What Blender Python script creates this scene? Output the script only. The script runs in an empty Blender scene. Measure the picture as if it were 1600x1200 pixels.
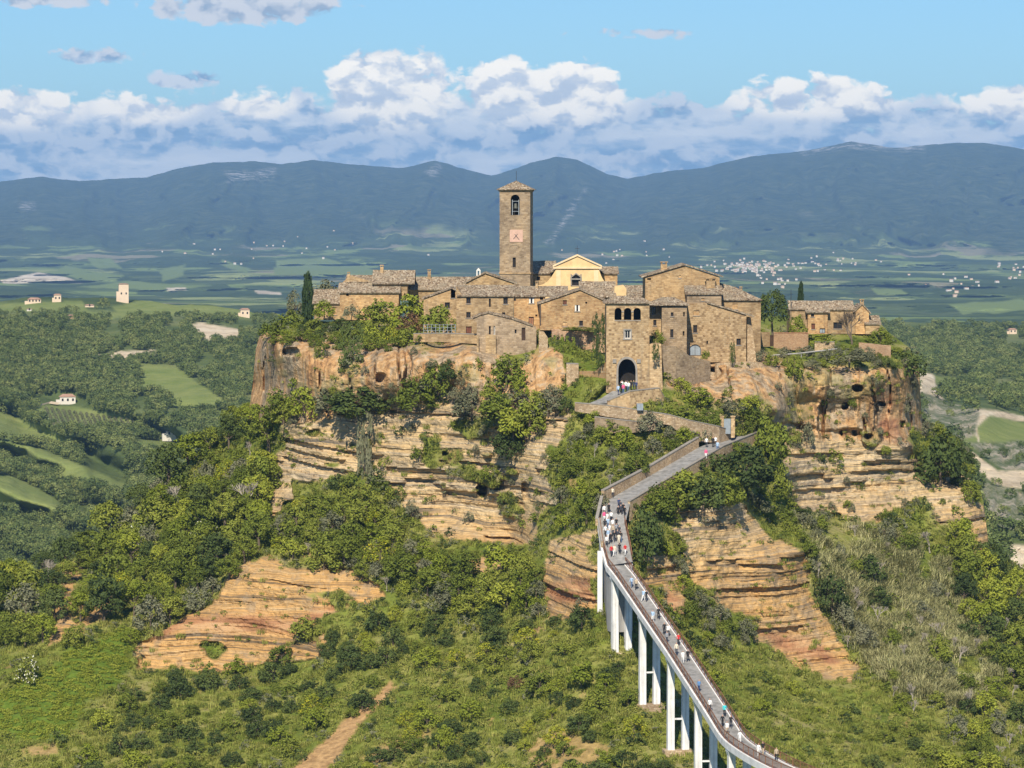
import bpy, bmesh, math, random
import numpy as np
from mathutils import Vector, Matrix
from mathutils.geometry import tessellate_polygon
from mathutils.bvhtree import BVHTree

scene = bpy.context.scene
col = scene.collection
R = math.radians

# ------------------------------------------------------------------ camera
F = 4900.0                       # focal length in photo pixels (photo 1600 x 1200)
HORIZON = 325.0
TILT = math.atan((600.0 - HORIZON) / F)
cam_d = bpy.data.cameras.new('camera')
cam_d.sensor_width = 36.0
cam_d.lens = F / 1600.0 * 36.0
cam_d.clip_start = 1.0
cam_d.clip_end = 60000.0
cam = bpy.data.objects.new('camera', cam_d)
cam.rotation_euler = (math.pi / 2 - TILT, 0, 0)
col.objects.link(cam)
scene.camera = cam

# ------------------------------------------------------------------ light
SUN_EL, SUN_LEFT = 41.0, 8.0     # the sun stands behind the camera, to its left
sun_d = bpy.data.lights.new('sun', 'SUN')
sun_d.energy = 5.0
sun_d.angle = R(0.53)
sun_d.color = (1.0, 0.9, 0.75)
sun = bpy.data.objects.new('sun', sun_d)
sv = Vector((-math.sin(R(SUN_LEFT)) * math.cos(R(SUN_EL)), -math.cos(R(SUN_LEFT)) * math.cos(R(SUN_EL)), math.sin(R(SUN_EL))))
sun.rotation_euler = (-sv).to_track_quat('-Z', 'Y').to_euler()
sun.location = (-60, -60, 150)
col.objects.link(sun)

scene.view_settings.view_transform = 'Standard'
scene.view_settings.look = 'None'
scene.view_settings.exposure = 0.36
scene.view_settings.gamma = 1.0
scene.view_settings.use_curve_mapping = False

# ------------------------------------------------------------------ node helpers
class NT:
    def __init__(s, nt):
        s.nt = nt; s.n = nt.nodes; s.l = nt.links
    def new(s, t, **kw):
        n = s.n.new(t)
        for k, v in kw.items(): setattr(n, k, v)
        return n
    def setin(s, n, i, v):
        if v is None: return
        if hasattr(v, 'is_linked') or isinstance(v, bpy.types.NodeSocket): s.l.new(v, n.inputs[i])
        else: n.inputs[i].default_value = v
    def math(s, op, a, b=None, c=None, clamp=False):
        n = s.new('ShaderNodeMath', operation=op, use_clamp=clamp)
        s.setin(n, 0, a); s.setin(n, 1, b); s.setin(n, 2, c)
        return n.outputs[0]
    def vmath(s, op, a, b=None):
        n = s.new('ShaderNodeVectorMath', operation=op)
        s.setin(n, 0, a); s.setin(n, 1, b)
        return n.outputs[0]
    def sep(s, v):
        n = s.new('ShaderNodeSeparateXYZ'); s.setin(n, 0, v); return n.outputs
    def comb(s, x, y, z):
        n = s.new('ShaderNodeCombineXYZ'); s.setin(n, 0, x); s.setin(n, 1, y); s.setin(n, 2, z); return n.outputs[0]
    def noise(s, v, scale=1.0, detail=4.0, rough=0.55, dist=0.0):
        n = s.new('ShaderNodeTexNoise')
        s.setin(n, 'Vector', v); n.inputs['Scale'].default_value = scale
        n.inputs['Detail'].default_value = detail; n.inputs['Roughness'].default_value = rough
        n.inputs['Distortion'].default_value = dist
        return n.outputs['Fac']
    def voro(s, v, scale=1.0, out='Color', feature='F1'):
        n = s.new('ShaderNodeTexVoronoi', feature=feature)
        s.setin(n, 'Vector', v); n.inputs['Scale'].default_value = scale
        return n.outputs[out]
    def ramp(s, f, stops, interp='LINEAR'):
        n = s.new('ShaderNodeValToRGB'); s.setin(n, 0, f)
        cr = n.color_ramp; cr.interpolation = interp
        while len(cr.elements) > 1: cr.elements.remove(cr.elements[-1])
        for i, (p, c) in enumerate(stops):
            e = cr.elements[0] if i == 0 else cr.elements.new(p)
            e.position = p; e.color = (c[0], c[1], c[2], 1.0)
        return n.outputs[0]
    def step(s, f, a, b):
        n = s.new('ShaderNodeMapRange', interpolation_type='SMOOTHSTEP')
        s.setin(n, 0, f); s.setin(n, 1, a); s.setin(n, 2, b)
        return n.outputs[0]
    def mix(s, f, a, b, blend='MIX'):
        n = s.new('ShaderNodeMix', data_type='RGBA', blend_type=blend)
        s.setin(n, 0, f)
        for i, v in ((6, a), (7, b)):
            if isinstance(v, tuple) and len(v) == 3: v = (*v, 1.0)
            s.setin(n, i, v)
        return n.outputs[2]
    def attr(s, name):
        n = s.new('ShaderNodeAttribute'); n.attribute_name = name; return n.outputs['Fac']
    def map(s, v, scale=(1, 1, 1), loc=(0, 0, 0)):
        n = s.new('ShaderNodeMapping'); s.setin(n, 0, v)
        n.inputs['Scale'].default_value = scale; n.inputs['Location'].default_value = loc
        return n.outputs[0]
    def bump(s, h, strength=0.4, dist=0.1):
        n = s.new('ShaderNodeBump'); s.setin(n, 'Height', h)
        n.inputs['Strength'].default_value = strength; n.inputs['Distance'].default_value = dist
        return n.outputs[0]

MATS = {}
def material(name, build, rough=0.85, spec=0.25):
    m = bpy.data.materials.new(name); m.use_nodes = True
    t = NT(m.node_tree)
    bs = m.node_tree.nodes['Principled BSDF']
    bs.inputs['Roughness'].default_value = rough
    bs.inputs['Specular IOR Level'].default_value = spec
    c, nrm = build(t)
    t.setin(bs, 'Base Color', (*c, 1.0) if isinstance(c, tuple) else c)
    if nrm is not None: t.setin(bs, 'Normal', nrm)
    MATS[name] = m
    return m
def pos(t):
    return t.new('ShaderNodeNewGeometry').outputs['Position']

# ------------------------------------------------------------------ sky with clouds
w = bpy.data.worlds.new('World'); scene.world = w; w.use_nodes = True
t = NT(w.node_tree)
bg = w.node_tree.nodes['Background']
sky = t.new('ShaderNodeTexSky', sky_type='NISHITA')
sky.sun_disc = False
sky.sun_elevation = R(SUN_EL); sky.sun_rotation = R(180 + SUN_LEFT)
sky.altitude = 450; sky.air_density = 1.0; sky.dust_density = 0.3; sky.ozone_density = 3.0
skyc = t.mix(1.0, sky.outputs[0], (0.050, 0.072, 0.092), 'MULTIPLY')
dx, dy, dz = t.sep(t.new('ShaderNodeTexCoord').outputs['Generated'])
A = t.math('MULTIPLY', t.math('ARCTAN2', dx, dy), 180 / math.pi)         # azimuth, degrees
E = t.math('MULTIPLY', t.math('ARCSINE', dz), 180 / math.pi)             # elevation, degrees
def noise2(v, scale, detail, rough, out='Fac'):
    n = t.new('ShaderNodeTexNoise', noise_dimensions='2D'); t.setin(n, 'Vector', v)
    n.inputs['Scale'].default_value = scale; n.inputs['Detail'].default_value = detail; n.inputs['Roughness'].default_value = rough
    return n.outputs[out]
base_v = t.comb(A, t.math('MULTIPLY', E, 1.5), 0.0)
warp_v = t.vmath('ADD', base_v, t.vmath('MULTIPLY', t.vmath('SUBTRACT', noise2(base_v, 2.2, 3.0, 0.6, 'Color'), (0.5, 0.5, 0.5)), (0.4, 0.4, 0.0)))
def cloud_noise(oa, oe):
    v = t.vmath('ADD', warp_v, (oa, oe * 1.5, 0.0))
    vo = t.new('ShaderNodeTexVoronoi', feature='F1', voronoi_dimensions='2D'); t.setin(vo, 'Vector', v)
    vo.inputs['Scale'].default_value = 1.7; vo.inputs['Detail'].default_value = 2.0; vo.inputs['Roughness'].default_value = 0.5
    puff = t.math('SUBTRACT', 0.45, vo.outputs['Distance'])
    return t.math('ADD', t.math('ADD', t.math('MULTIPLY', noise2(v, 0.8, 6.0, 0.58), 0.7), 0.15), t.math('MULTIPLY', puff, 0.42))
def cloud_field(oa, oe, n):
    a = t.math('ADD', A, oa); e = t.math('ADD', E, oe)
    bank_top = t.math('ADD', 1.62, t.math('MULTIPLY', t.noise(t.comb(a, 7.3, 0), 0.55, 3.0), 1.1))
    f = t.math('MULTIPLY', t.math('SUBTRACT', bank_top, e), 1.6)
    f = t.math('MINIMUM', f, 1.0)
    for (a0, e0, ra, re, s) in BLOBS:
        q = t.math('ADD', t.math('POWER', t.math('DIVIDE', t.math('SUBTRACT', a, a0), ra), 2.0),
                   t.math('POWER', t.math('DIVIDE', t.math('SUBTRACT', e, e0), re), 2.0))
        f = t.math('MAXIMUM', f, t.math('MULTIPLY', t.math('SUBTRACT', 1.0, q), s))
    return t.math('ADD', f, t.math('MULTIPLY', t.math('SUBTRACT', n, 0.44), 2.0))
# cumulus heads of the bank (azimuth, elevation, radii, weight) and the thin grey clouds above
HEADS = [(-2.2, 2.1, 1.4, 0.85, 1.3), (-0.1, 2.1, 0.8, 0.75, 1.2), (1.05, 2.05, 1.2, 0.75, 1.3), (-8.9, 1.75, 1.3, 0.5, 1.0), (-6.7, 1.7, 1.0, 0.35, 0.9),
         (5.4, 1.95, 1.8, 0.5, 0.8), (9.0, 1.9, 1.2, 0.45, 0.9), (-4.6, 1.75, 0.7, 0.3, 0.8), (16, 2.1, 2.2, 0.7, 1.0), (-17, 2.2, 2.4, 0.7, 1.0)]
THIN = [(-4.9, 3.65, 2.1, 0.36, 0.9), (-8.4, 3.85, 1.5, 0.3, 0.8), (-7.4, 2.72, 1.0, 0.17, 0.6), (-5.9, 2.33, 0.7, 0.2, 0.6),
        (2.3, 3.18, 1.1, 0.12, 0.35), (2.7, 2.36, 0.35, 0.1, 0.4), (-20, 4.5, 4, 0.5, 0.8), (24, 5.2, 5, 0.5, 0.8)]
BLOBS = HEADS + THIN
n0 = cloud_noise(0, 0)
f0 = cloud_field(0, 0, n0)
n1 = cloud_noise(-0.07, 0.24)
alpha = t.step(f0, -0.02, 0.36)
lit = t.step(t.math('ADD', t.math('SUBTRACT', n0, n1), t.math('MULTIPLY', t.math('SUBTRACT', 1.0, f0), 0.10)), -0.17, 0.16)
heads = 0.0
for (a0, e0, ra, re, s) in HEADS:
    q = t.math('ADD', t.math('POWER', t.math('DIVIDE', t.math('SUBTRACT', A, a0), ra * 1.25), 2.0),
               t.math('POWER', t.math('DIVIDE', t.math('SUBTRACT', E, e0 + 0.15), re * 1.2), 2.0))
    heads = t.math('MAXIMUM', heads, t.math('SUBTRACT', 1.0, q))
heads = t.step(heads, 0.0, 0.7)
shade = t.ramp(t.noise(t.comb(t.math('MULTIPLY', A, 0.45), t.math('MULTIPLY', E, 1.9), 3.1), 1.0, 7.0, 0.62),
               [(0.36, (0.16, 0.29, 0.47)), (0.48, (0.25, 0.39, 0.56)), (0.56, (0.46, 0.56, 0.67)), (0.66, (0.80, 0.82, 0.82))])
bright = t.mix(heads, (0.72, 0.75, 0.78), (1.05, 0.98, 0.86))
shade = t.mix(t.math('MULTIPLY', heads, 0.75), shade, (0.60, 0.64, 0.70))
ccol = t.mix(t.math('MULTIPLY', lit, t.math('ADD', 0.8, t.math('MULTIPLY', heads, 0.2))), shade, bright)
thin_amt = t.step(E, 2.6, 3.0)
ccol = t.mix(t.math('MULTIPLY', thin_amt, 0.75), ccol, t.mix(lit, (0.30, 0.37, 0.48), (0.56, 0.58, 0.63)))
alpha = t.math('MULTIPLY', alpha, t.step(E, -1.0, 0.0))
alpha = t.math('MULTIPLY', alpha, t.math('SUBTRACT', 1.0, t.step(E, 8.0, 12.0)))
t.l.new(t.mix(t.math('MULTIPLY', alpha, 0.97), skyc, ccol), bg.inputs['Color'])
bg.inputs['Strength'].default_value = 1.0

# ------------------------------------------------------------------ geometry helpers
ct, st = math.cos(TILT), math.sin(TILT)
def P(px, py, d):
    """point on the ray of photo pixel (px, py) at forward distance d"""
    xr = (px - 800.0) / F; yr = -(py - 600.0) / F
    k = d / (ct + yr * st)
    return Vector((xr * k, d, (yr * ct - st) * k))
def Pn(px, py, d):
    xr = (px - 800.0) / F; yr = -(py - 600.0) / F
    k = d / (ct + yr * st)
    return np.stack([xr * k, d + 0 * px, (yr * ct - st) * k], -1)
def hsh(ix, iy, iz, seed):
    h = (ix.astype(np.int64) * 374761393 + iy.astype(np.int64) * 668265263 + iz.astype(np.int64) * 2147483647 + seed * 974711) & 0xffffffff
    h = ((h ^ (h >> 13)) * 1274126177) & 0xffffffff
    h = (h ^ (h >> 16)) & 0xffffffff
    return h.astype(np.float64) / 4294967295.0
def vnoise(x, y, z, seed=0):
    x, y, z = np.broadcast_arrays(np.asarray(x, float), np.asarray(y, float), np.asarray(z, float))
    ix, iy, iz = np.floor(x), np.floor(y), np.floor(z)
    fx, fy, fz = x - ix, y - iy, z - iz
    fx, fy, fz = (f * f * (3 - 2 * f) for f in (fx, fy, fz))
    r = 0
    for a in (0, 1):
        for b in (0, 1):
            for c in (0, 1):
                wgt = (fx if a else 1 - fx) * (fy if b else 1 - fy) * (fz if c else 1 - fz)
                r = r + wgt * hsh(ix + a, iy + b, iz + c, seed)
    return r
def fbm(x, y, z, octv=4, seed=0, gain=0.5):
    s, a, tot = 0, 1.0, 0
    for o in range(octv):
        k = 2.03 ** o
        s = s + a * vnoise(np.asarray(x) * k, np.asarray(y) * k, np.asarray(z) * k, seed + o * 17)
        tot += a; a *= gain
    return s / tot
def inpoly(px, py, poly):
    c = np.zeros(np.broadcast(px, py).shape, bool)
    n = len(poly)
    for i in range(n):
        x1, y1 = poly[i]; x2, y2 = poly[(i + 1) % n]
        if y1 == y2: continue
        k = ((y1 > py) != (y2 > py)) & (px < (x2 - x1) * (py - y1) / (y2 - y1) + x1)
        c ^= k
    return c
def polydist(px, py, poly):
    """signed distance in pixels, positive inside"""
    d = np.full(np.broadcast(px, py).shape, 1e9)
    n = len(poly)
    for i in range(n):
        x1, y1 = poly[i]; x2, y2 = poly[(i + 1) % n]
        ex, ey = x2 - x1, y2 - y1
        tt = np.clip(((px - x1) * ex + (py - y1) * ey) / (ex * ex + ey * ey + 1e-9), 0, 1)
        d = np.minimum(d, np.hypot(px - x1 - tt * ex, py - y1 - tt * ey))
    return np.where(inpoly(px, py, poly), d, -d)
def sm(x, a, b):
    k = np.clip((x - a) / (b - a), 0, 1)
    return k * k * (3 - 2 * k)
class RBF:
    def __init__(s, pts, ysc=1.0):
        p = np.array(pts, float); s.x = p[:, 0]; s.y = p[:, 1] * ysc; s.ysc = ysc
        n = len(p)
        M = np.zeros((n + 3, n + 3))
        M[:n, :n] = np.hypot(s.x[:, None] - s.x, s.y[:, None] - s.y)
        M[:n, n] = 1; M[:n, n + 1] = s.x / 1000; M[:n, n + 2] = s.y / 1000
        M[n:, :n] = M[:n, n:].T
        s.w = np.linalg.solve(M, np.concatenate([p[:, 2], np.zeros(3)]))
    def __call__(s, x, y):
        x = np.asarray(x, float); y = np.asarray(y, float) * s.ysc
        r = s.w[-3] + s.w[-2] * x / 1000 + s.w[-1] * y / 1000
        for i in range(len(s.x)):
            r = r + s.w[i] * np.hypot(x - s.x[i], y - s.y[i])
        return r

def mesh_np(name, V, Fq, mat=None, attrs=None, smooth=False):
    me = bpy.data.meshes.new(name)
    V = np.asarray(V, np.float32); Fq = np.asarray(Fq, np.int32)
    k = Fq.shape[1]
    me.vertices.add(len(V)); me.vertices.foreach_set('co', V.ravel())
    me.loops.add(Fq.size); me.loops.foreach_set('vertex_index', Fq.ravel())
    me.polygons.add(len(Fq)); me.polygons.foreach_set('loop_start', np.arange(0, Fq.size, k, dtype=np.int32))
    me.polygons.foreach_set('use_smooth', np.full(len(Fq), smooth))
    me.update(calc_edges=True)
    if attrs:
        for a, v in attrs.items():
            at = me.attributes.new(a, 'FLOAT', 'POINT'); at.data.foreach_set('value', np.asarray(v, np.float32).ravel())
    if mat is not None: me.materials.append(mat)
    return me
def tag(o, label=None, cat=None, group=None, kind=None):
    if label: o['label'] = label
    if cat: o['category'] = cat
    if group: o['group'] = group
    if kind: o['kind'] = kind
    return o
def link(name, me, parent=None, loc=(0, 0, 0)):
    o = bpy.data.objects.new(name, me); col.objects.link(o)
    if parent is not None: o.parent = parent
    o.location = loc
    return o
def empty(name, loc, label, cat, group=None, rz=0.0):
    o = bpy.data.objects.new(name, None); col.objects.link(o)
    o.location = loc; o.rotation_euler = (0, 0, rz); o.empty_display_size = 0.5
    return tag(o, label, cat, group)
class MB:
    """collects polygons of one part"""
    def __init__(s): s.v = []; s.f = []
    def quad(s, a, b, c, d):
        i = len(s.v); s.v += [tuple(a), tuple(b), tuple(c), tuple(d)]; s.f.append((i, i + 1, i + 2, i + 3))
    def tri(s, a, b, c):
        i = len(s.v); s.v += [tuple(a), tuple(b), tuple(c)]; s.f.append((i, i + 1, i + 2))
    def hexa(s, p):
        """8 corners: bottom 4 counter-clockwise, then top 4"""
        i = len(s.v); s.v += [tuple(q) for q in p]
        for f in ((3, 2, 1, 0), (4, 5, 6, 7), (0, 1, 5, 4), (1, 2, 6, 5), (2, 3, 7, 6), (3, 0, 4, 7)):
            s.f.append(tuple(i + k for k in f))
    def box(s, x0, x1, y0, y1, z0, z1):
        s.hexa([(x0, y0, z0), (x1, y0, z0), (x1, y1, z0), (x0, y1, z0), (x0, y0, z1), (x1, y0, z1), (x1, y1, z1), (x0, y1, z1)])
    def tube(s, pts, rad, n=6, cap=True):
        rings = []
        for i, p in enumerate(pts):
            p = Vector(p)
            dirv = Vector(pts[min(i + 1, len(pts) - 1)]) - Vector(pts[max(i - 1, 0)])
            q = dirv.to_track_quat('Z', 'Y')
            r = rad[i] if hasattr(rad, '__len__') else rad
            base = len(s.v)
            for k in range(n):
                a = 2 * math.pi * k / n
                s.v.append(tuple(p + q @ Vector((r * math.cos(a), r * math.sin(a), 0))))
            rings.append(base)
        for i in range(len(rings) - 1):
            a, b = rings[i], rings[i + 1]
            for k in range(n):
                s.f.append((a + k, a + (k + 1) % n, b + (k + 1) % n, b + k))
        if cap:
            s.f.append(tuple(rings[-1] + k for k in range(n)))
            s.f.append(tuple(rings[0] + k for k in reversed(range(n))))
    def mesh(s, name, mat, smooth=False):
        me = bpy.data.meshes.new(name); me.from_pydata(s.v, [], s.f)
        me.materials.append(mat)
        if smooth: me.polygons.foreach_set('use_smooth', [True] * len(me.polygons))
        me.update()
        return me
    def build(s, name, mat, parent=None, loc=(0, 0, 0), smooth=False):
        return link(name, s.mesh(name, mat, smooth), parent, loc)
rng = np.random.default_rng(7)
random.seed(7)
w.cycles.sampling_method = 'NONE'
scene.cycles.max_bounces = 4
scene.cycles.diffuse_bounces = 2
scene.cycles.glossy_bounces = 1
scene.cycles.transmission_bounces = 2
# ================================================================== materials of the ground
def m_hill(t):
    p = pos(t)
    x, y, z = t.sep(p)
    wob = t.noise(t.map(p, (1, 1, 0.3)), 0.05, 4.0)
    zz = t.math('ADD', z, t.math('MULTIPLY', wob, 2.6))
    # layered tuff and sand
    lay = t.noise(t.comb(t.math('MULTIPLY', x, 0.012), t.math('MULTIPLY', y, 0.012), t.math('MULTIPLY', zz, 0.8)), 1.0, 6.0, 0.72)
    strata = t.ramp(lay, [(0.38, (0.15, 0.13, 0.10)), (0.42, (0.33, 0.25, 0.155)), (0.455, (0.60, 0.41, 0.19)), (0.49, (0.67, 0.50, 0.27)), (0.515, (0.30, 0.245, 0.17)), (0.535, (0.58, 0.40, 0.19)), (0.57, (0.66, 0.53, 0.34)), (0.60, (0.24, 0.20, 0.15)), (0.64, (0.55, 0.40, 0.22))])
    fine = t.noise(p, 0.9, 8.0, 0.68)
    strata = t.mix(t.step(t.math('ADD', z, t.math('MULTIPLY', t.noise(p, 0.06, 4.0), 16.0)), -40.0, -52.0), strata, t.mix(1.0, strata, (0.95, 0.80, 0.60), 'MULTIPLY'))
    blot = t.step(t.noise(t.map(p, (1, 1, 0.6)), 0.28, 6.0, 0.7), 0.52, 0.62)
    strata = t.mix(t.math('MULTIPLY', blot, 0.5), strata, (0.30, 0.24, 0.165))
    strata = t.mix(0.55, strata, t.ramp(fine, [(0.3, (0.45, 0.45, 0.45)), (0.62, (1.0, 1.0, 1.0))]), 'MULTIPLY')
    seams = t.step(t.noise(t.comb(t.math('MULTIPLY', x, 0.06), t.math('MULTIPLY', y, 0.06), t.math('MULTIPLY', zz, 2.6)), 1.0, 4.0, 0.62), 0.40, 0.33)
    strata = t.mix(t.math('MULTIPLY', seams, 0.7), strata, (0.17, 0.14, 0.10))
    # massive orange tuff with vertical stains
    st1 = t.noise(t.map(p, (0.55, 0.55, 0.07)), 1.0, 6.0, 0.65)
    tufa = t.ramp(st1, [(0.36, (0.24, 0.145, 0.08)), (0.44, (0.46, 0.27, 0.12)), (0.52, (0.57, 0.36, 0.17)), (0.60, (0.48, 0.36, 0.23)), (0.66, (0.60, 0.46, 0.29))])
    grey = t.step(t.noise(t.map(p, (1, 1, 0.5)), 0.16, 6.0, 0.68), 0.47, 0.58)
    tufa = t.mix(t.math('MULTIPLY', grey, 0.8), tufa, t.ramp(fine, [(0.35, (0.20, 0.165, 0.115)), (0.6, (0.40, 0.33, 0.23))]))
    hol = t.step(t.noise(t.map(p, (1, 1, 0.7)), 0.55, 4.0, 0.6), 0.36, 0.30)
    tufa = t.mix(t.math('MULTIPLY', hol, 0.6), tufa, (0.12, 0.085, 0.055))
    tufa = t.mix(0.6, tufa, t.ramp(fine, [(0.36, (0.38, 0.36, 0.35)), (0.6, (1.08, 1.06, 1.05))]), 'MULTIPLY')
    rock = t.mix(t.attr('tufa'), strata, tufa)
    redc = t.ramp(t.noise(t.map(p, (0.1, 0.1, 0.9)), 1.0, 5.0), [(0.38, (0.24, 0.105, 0.055)), (0.5, (0.40, 0.20, 0.10)), (0.6, (0.50, 0.31, 0.16))])
    rock = t.mix(t.attr('red'), rock, redc)
    # turf
    g1 = t.noise(p, 0.07, 5.0, 0.6)
    turf = t.ramp(g1, [(0.36, (0.11, 0.15, 0.022)), (0.48, (0.19, 0.22, 0.04)), (0.56, (0.26, 0.26, 0.07)), (0.66, (0.32, 0.28, 0.12))])
    turf = t.mix(0.7, turf, t.ramp(t.noise(p, 1.6, 6.0, 0.7), [(0.3, (0.45, 0.45, 0.45)), (0.65, (1.15, 1.15, 1.1))]), 'MULTIPLY')
    soil = t.ramp(fine, [(0.36, (0.27, 0.165, 0.075)), (0.62, (0.52, 0.33, 0.15))])
    bare = t.step(t.noise(p, 0.13, 6.0, 0.6), 0.62, 0.70)
    turf = t.mix(t.math('MULTIPLY', bare, 0.7), turf, soil)
    turf = t.mix(t.attr('soil'), turf, soil)
    turf = t.mix(t.attr('lush'), turf, t.ramp(t.noise(p, 0.9, 6.0, 0.7), [(0.3, (0.07, 0.115, 0.014)), (0.65, (0.14, 0.20, 0.026))]))
    h = fine
    return t.mix(t.attr('cliff'), turf, rock), t.bump(h, 0.8, 0.5)
material('hill', m_hill, 0.95, 0.1)

def m_mid(t):
    p = pos(t)
    n = t.noise(p, 0.012, 6.0, 0.6)
    c = t.ramp(n, [(0.35, (0.06, 0.09, 0.03)), (0.5, (0.11, 0.145, 0.045)), (0.62, (0.17, 0.19, 0.07))])
    c = t.mix(t.attr('field'), c, t.ramp(t.noise(p, 0.05, 6.0, 0.7), [(0.3, (0.15, 0.20, 0.05)), (0.65, (0.24, 0.27, 0.085))]))
    rk = t.ramp(t.noise(t.map(p, (0.03, 0.03, 0.25)), 1.0, 7.0, 0.7), [(0.3, (0.34, 0.27, 0.18)), (0.5, (0.62, 0.51, 0.35)), (0.7, (0.74, 0.65, 0.48))])
    c = t.mix(t.attr('pale'), c, rk)
    clay = t.ramp(t.noise(t.map(p, (0.12, 0.05, 0.02)), 1.0, 6.0, 0.7), [(0.40, (0.10, 0.13, 0.05)), (0.5, (0.19, 0.20, 0.12)), (0.6, (0.38, 0.34, 0.25))])
    c = t.mix(t.attr('clay'), c, clay)
    return c, t.bump(t.noise(p, 0.15, 6.0, 0.7), 0.8, 3.0)
material('valley', m_mid, 0.95, 0.1)

def m_far(t):
    p = pos(t)
    x, y, z = t.sep(p)
    forest = t.ramp(t.noise(p, 0.012, 7.0, 0.75), [(0.36, (0.018, 0.032, 0.014)), (0.5, (0.045, 0.065, 0.025)), (0.62, (0.095, 0.11, 0.05))])
    vn = t.new('ShaderNodeTexVoronoi', feature='F1')
    t.setin(vn, 'Vector', t.map(t.vmath('ADD', p, t.comb(t.math('MULTIPLY', t.noise(p, 0.002, 3.0), 400.0), 0.0, 0.0)), (1, 0.45, 0.0)))
    vn.inputs['Scale'].default_value = 0.0042
    cell = t.sep(vn.outputs['Color'])
    crops = t.ramp(cell[0], [(0.0, (0.07, 0.10, 0.04)), (0.25, (0.11, 0.15, 0.05)), (0.42, (0.19, 0.25, 0.08)), (0.6, (0.27, 0.31, 0.12)), (0.78, (0.09, 0.12, 0.05)), (0.9, (0.26, 0.24, 0.15))], 'CONSTANT')
    wood = t.step(t.noise(t.map(p, (1, 0.5, 1)), 0.0035, 6.0, 0.68), 0.47, 0.54)
    crops = t.mix(t.math('MULTIPLY', wood, 0.9), crops, (0.05, 0.075, 0.03))
    crops = t.mix(0.5, crops, t.ramp(t.noise(p, 0.02, 6.0, 0.7), [(0.3, (0.5, 0.5, 0.5)), (0.6, (1.1, 1.1, 1.1))]), 'MULTIPLY')
    c = t.mix(t.attr('crops'), forest, crops)
    c = t.mix(t.attr('field'), c, (0.17, 0.22, 0.075))
    c = t.mix(t.attr('pale'), c, t.ramp(t.noise(p, 0.01, 5.0), [(0.35, (0.40, 0.34, 0.25)), (0.6, (0.66, 0.58, 0.45))]))
    rocky = t.math('MULTIPLY', t.attr('rock'), t.step(t.noise(p, 0.012, 7.0, 0.75), 0.5, 0.56))
    c = t.mix(rocky, c, (0.42, 0.40, 0.36))
    return c, t.bump(t.noise(p, 0.008, 5.0, 0.7), 0.7, 30.0)
material('far_land', m_far, 1.0, 0.0)

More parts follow.
